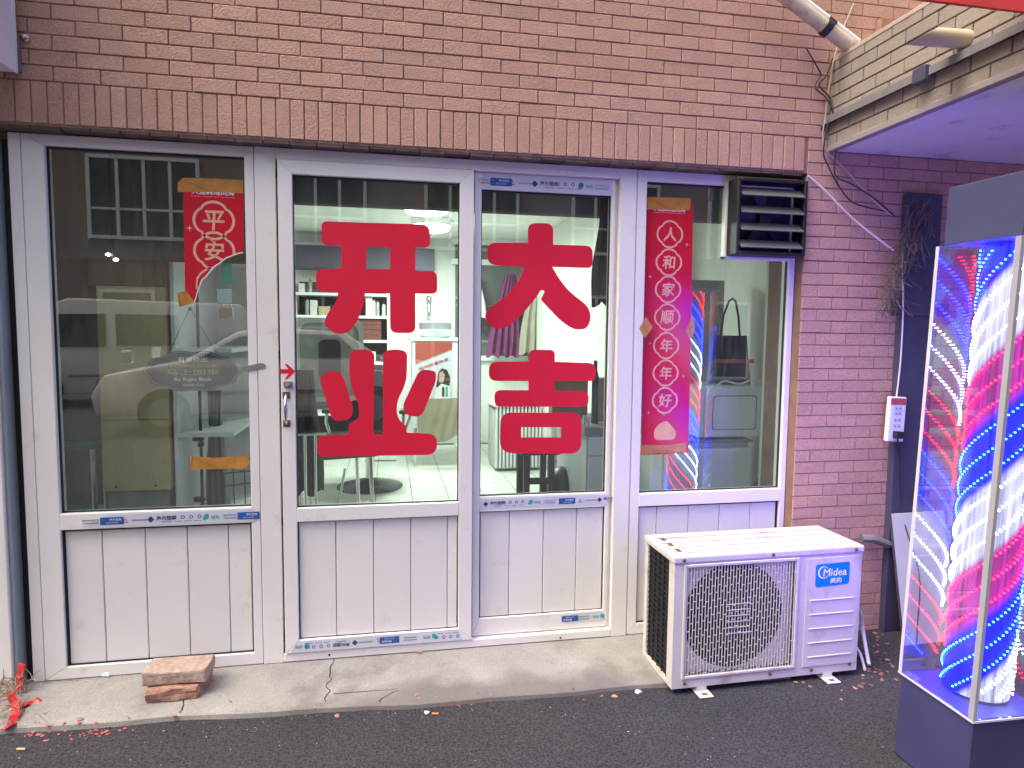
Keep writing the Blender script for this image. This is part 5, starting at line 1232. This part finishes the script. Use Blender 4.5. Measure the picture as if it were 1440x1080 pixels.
cable('electric_cable', [P(972, 540, .34), P(990, 548, .34), P(1003, 546, .34), P(1018, 536, .34), P(1040, 540, .34), P(1060, 535, .34), P(1095, 545, .34)], .005, m_wirew, 'wavy white cord lying over the microwave')
bb = thing('beige_door', 'beige panelled inner door behind the microwave', 'door', (3.13, 1.35, 0))
for k in range(2): part('board', MB().box(.0 + k * .24, .238 + k * .24, 0, .03, 0, 1.75), mat('beige_panel%d' % k, (.46, .45, .42), .7, var=.05), bb, bev=.002)
single('grey_curtain', MB().grid(lambda u, v: (2.86 + u * .26, .965 + .015 * math.sin(u * 40), 1.95 - v * 1.05), 40, 4, back=lambda u, v: (2.86 + u * .26, .975 + .015 * math.sin(u * 40), 1.95 - v * 1.05)), mat('slate_curtain', (.34, .36, .40), .9), 'slate grey curtain hanging behind the long banner', 'curtain', smooth=True)
q = P(1070, 670, .3); single('squeegee', MB().tube([(q.x - .03, .3, .60), (q.x + .04, .31, P(1078, 655, .3).z)], .012, 8).box(q.x - .05, q.x - .01, .28, .32, .56, .60), m_black, 'black handled squeegee standing beside the fridge', 'squeegee', bev=.002)

# ================================================================== across the street (seen in the glass)
m_fac = mat('brown_render', (.23, .16, .13), .9, var=.12, vs=1.5); m_facw = mat('white_window_frame', (.70, .70, .70), .5); m_pane = mat('dark_window_pane', (.03, .035, .04), .08, spec=.7)
ob = thing('opposite_building', 'brown rendered building with white framed windows across the street', 'building', (0, -16.5, -.04))
part('wall', MB().box(-22, 24, -6, 0, 0, 9.5), m_fac, ob); part('roof', MB().box(-22.3, 24.3, -6.3, .3, 9.51, 9.8), m_grey, ob)
def bwin(x0, x1, z0_, z1_, nv, door=False):
    w0 = part('door' if door else 'window', MB().box(x0, x1, .002, .03, z0_, z1_), m_pane, ob)
    b = MB(); t_ = .09
    b.box(x0 - t_, x0, .002, .09, z0_ - t_, z1_ + t_); b.box(x1, x1 + t_, .002, .09, z0_ - t_, z1_ + t_); b.box(x0, x1, .002, .09, z1_, z1_ + t_); b.box(x0, x1, .002, .09, z0_ - t_, z0_)
    for k in range(1, nv): xx = x0 + (x1 - x0) * k / nv; b.box(xx - .04, xx + .04, .031, .08, z0_, z1_)
    if not door: zz = z0_ + (z1_ - z0_) * .35; b.box(x0, x1, .031, .075, zz - .03, zz + .03)
    part('frame', b, m_facw, w0)
for k in range(9):
    xx = -19.5 + k * 4.4; bwin(xx, xx + 2.6, 3.9, 5.9, 4); bwin(xx, xx + 2.6, 6.9, 8.7, 4)
    if k % 2: bwin(xx + .2, xx + 1.4, .1, 2.4, 1, True)
    else: bwin(xx, xx + 2.2, 1.0, 2.5, 3)
# white van
m_car = mat('white_car_paint', (.80, .80, .78), .25, var=.02, coat=.6); m_cglass = mat('car_glass', (.02, .03, .035), .05, spec=.8); m_tyre = mat('tyre', (.02, .02, .02), .9)
def wheel(par, x_, y_, r_, w_=.2):
    w0 = part('wheel', MB().lathe([(r_ * .62, -w_ / 2), (r_ * .96, -w_ / 2), (r_, -w_ / 2 + .03), (r_, w_ / 2 - .03), (r_ * .96, w_ / 2), (r_ * .62, w_ / 2)], (x_, y_, r_), 24, 'y'), m_tyre, par, smooth=True)
    part('rim', MB().lathe([(r_ * .6, -w_ / 2 - .01), (r_ * .6, w_ / 2 + .01)], (x_, y_, r_), 16, 'y'), m_steel, w0)
def vehicle(name, label, cat, loc, rz, prof, hw_, panes, screens, wx, wr, lamps, group=None):
    """prof: side outline (x,z), front at +x; width tapers to the roof"""
    t = thing(name, label, cat, loc, (0, 0, rz), group)
    zt = max(p[1] for p in prof); b = MB(); nn = len(prof)
    def wd(z_): return hw_ * (1 - .13 * max(0, (z_ - .95) / (zt - .95)) ** 1.2)
    vs = [(p[0], -wd(p[1]), p[1]) for p in prof] + [(p[0], wd(p[1]), p[1]) for p in prof]
    b.add(vs, [tuple(range(nn)), tuple(range(2 * nn - 1, nn - 1, -1))] + [(i, i + nn, (i + 1) % nn + nn, (i + 1) % nn) for i in range(nn)])
    part('body', b, m_car, t, bev=.05, smooth=True)
    for s in (-1, 1):
        for pn in panes:
            m_ = MB(); m_.add([(x_, s * (wd(z_) + .012), z_) for x_, z_ in pn] + [(x_, s * (wd(z_) - .02), z_) for x_, z_ in pn], [tuple(range(len(pn))), tuple(range(2 * len(pn) - 1, len(pn) - 1, -1))] + [(i, (i + 1) % len(pn), (i + 1) % len(pn) + len(pn), i + len(pn)) for i in range(len(pn))]); part('side_window', m_, m_cglass, t)
        for lx_, lz_ in lamps: part('headlight' if lx_ > 0 else 'tail_light', MB().box(lx_ - .06, lx_ + .05, s * hw_ * .62 - .15, s * hw_ * .62 + .15, lz_ - .08, lz_ + .08), m_chrome if lx_ > 0 else m_redfas, t, bev=.03)
        part('mirror', MB().box(wx[1] + .32, wx[1] + .45, s * (hw_ + .02), s * (hw_ + .2), .98, 1.15), m_car, t, bev=.03)
        part('sill_stripe', MB().box(wx[0] + .4, wx[1] - .4, s * (hw_ + .001), s * (hw_ + .012), .55, .60), m_grey, t)
    for (x0, z0_), (x1, z1_) in screens:
        d = Vector((x1 - x0, z1_ - z0_)).normalized(); nx, nz = d.y * .014, -d.x * .014
        if (x0 > 0) != (nx > 0): nx, nz = -nx, -nz
        m_ = MB(); q = [(x0 + nx, -wd(z0_) * .9, z0_ + nz), (x0 + nx, wd(z0_) * .9, z0_ + nz), (x1 + nx, wd(z1_) * .9, z1_ + nz), (x1 + nx, -wd(z1_) * .9, z1_ + nz)]; m_.add(q, [(0, 1, 2, 3)]); m_.add([(a - nx * 2, c, e_ - nz * 2) for a, c, e_ in q], [(3, 2, 1, 0)]); part('windscreen', m_, m_cglass, t)
    for x_ in wx:
        for s in (-1, 1): wheel(t, x_, s * (hw_ - .06), wr)
    return t
vehicle('parked_van', 'white panel van parked across the street by the brown building', 'van', (-3.6, -11.3, -.04), R(158),
        [(-2.1, .3), (-2.15, .8), (-2.05, 1.75), (-1.9, 1.95), (1.0, 1.97), (1.35, 1.82), (1.9, 1.05), (2.2, .92), (2.25, .35), (2.1, .25), (-2.0, .25)], .86,
        [[(.45, 1.1), (1.55, 1.1), (1.2, 1.68), (.45, 1.70)], [(-.75, 1.12), (.3, 1.12), (.3, 1.70), (-.75, 1.70)]], [((1.86, 1.12), (1.40, 1.76)), ((-2.12, 1.12), (-2.07, 1.65))], (-1.35, 1.45), .33, [(2.22, .8), (-2.12, .95)])
vehicle('parked_car', 'white saloon car parked across the street in front of the van', 'car', (-.3, -7.6, -.04), R(172),
        [(-2.2, .35), (-2.25, .75), (-2.1, 1.0), (-1.45, 1.06), (-.95, 1.42), (.1, 1.47), (.5, 1.40), (1.15, 1.0), (2.1, .82), (2.25, .55), (2.2, .28), (-2.1, .28)], .88,
        [[(-1.2, 1.05), (-.2, 1.05), (-.2, 1.38), (-.85, 1.37)], [(-.1, 1.05), (.95, 1.05), (.45, 1.34), (-.1, 1.39)]], [((1.10, 1.04), (.56, 1.37)), ((-1.42, 1.08), (-1.0, 1.38))], (-1.35, 1.4), .32, [(2.18, .68), (-2.2, .8)])
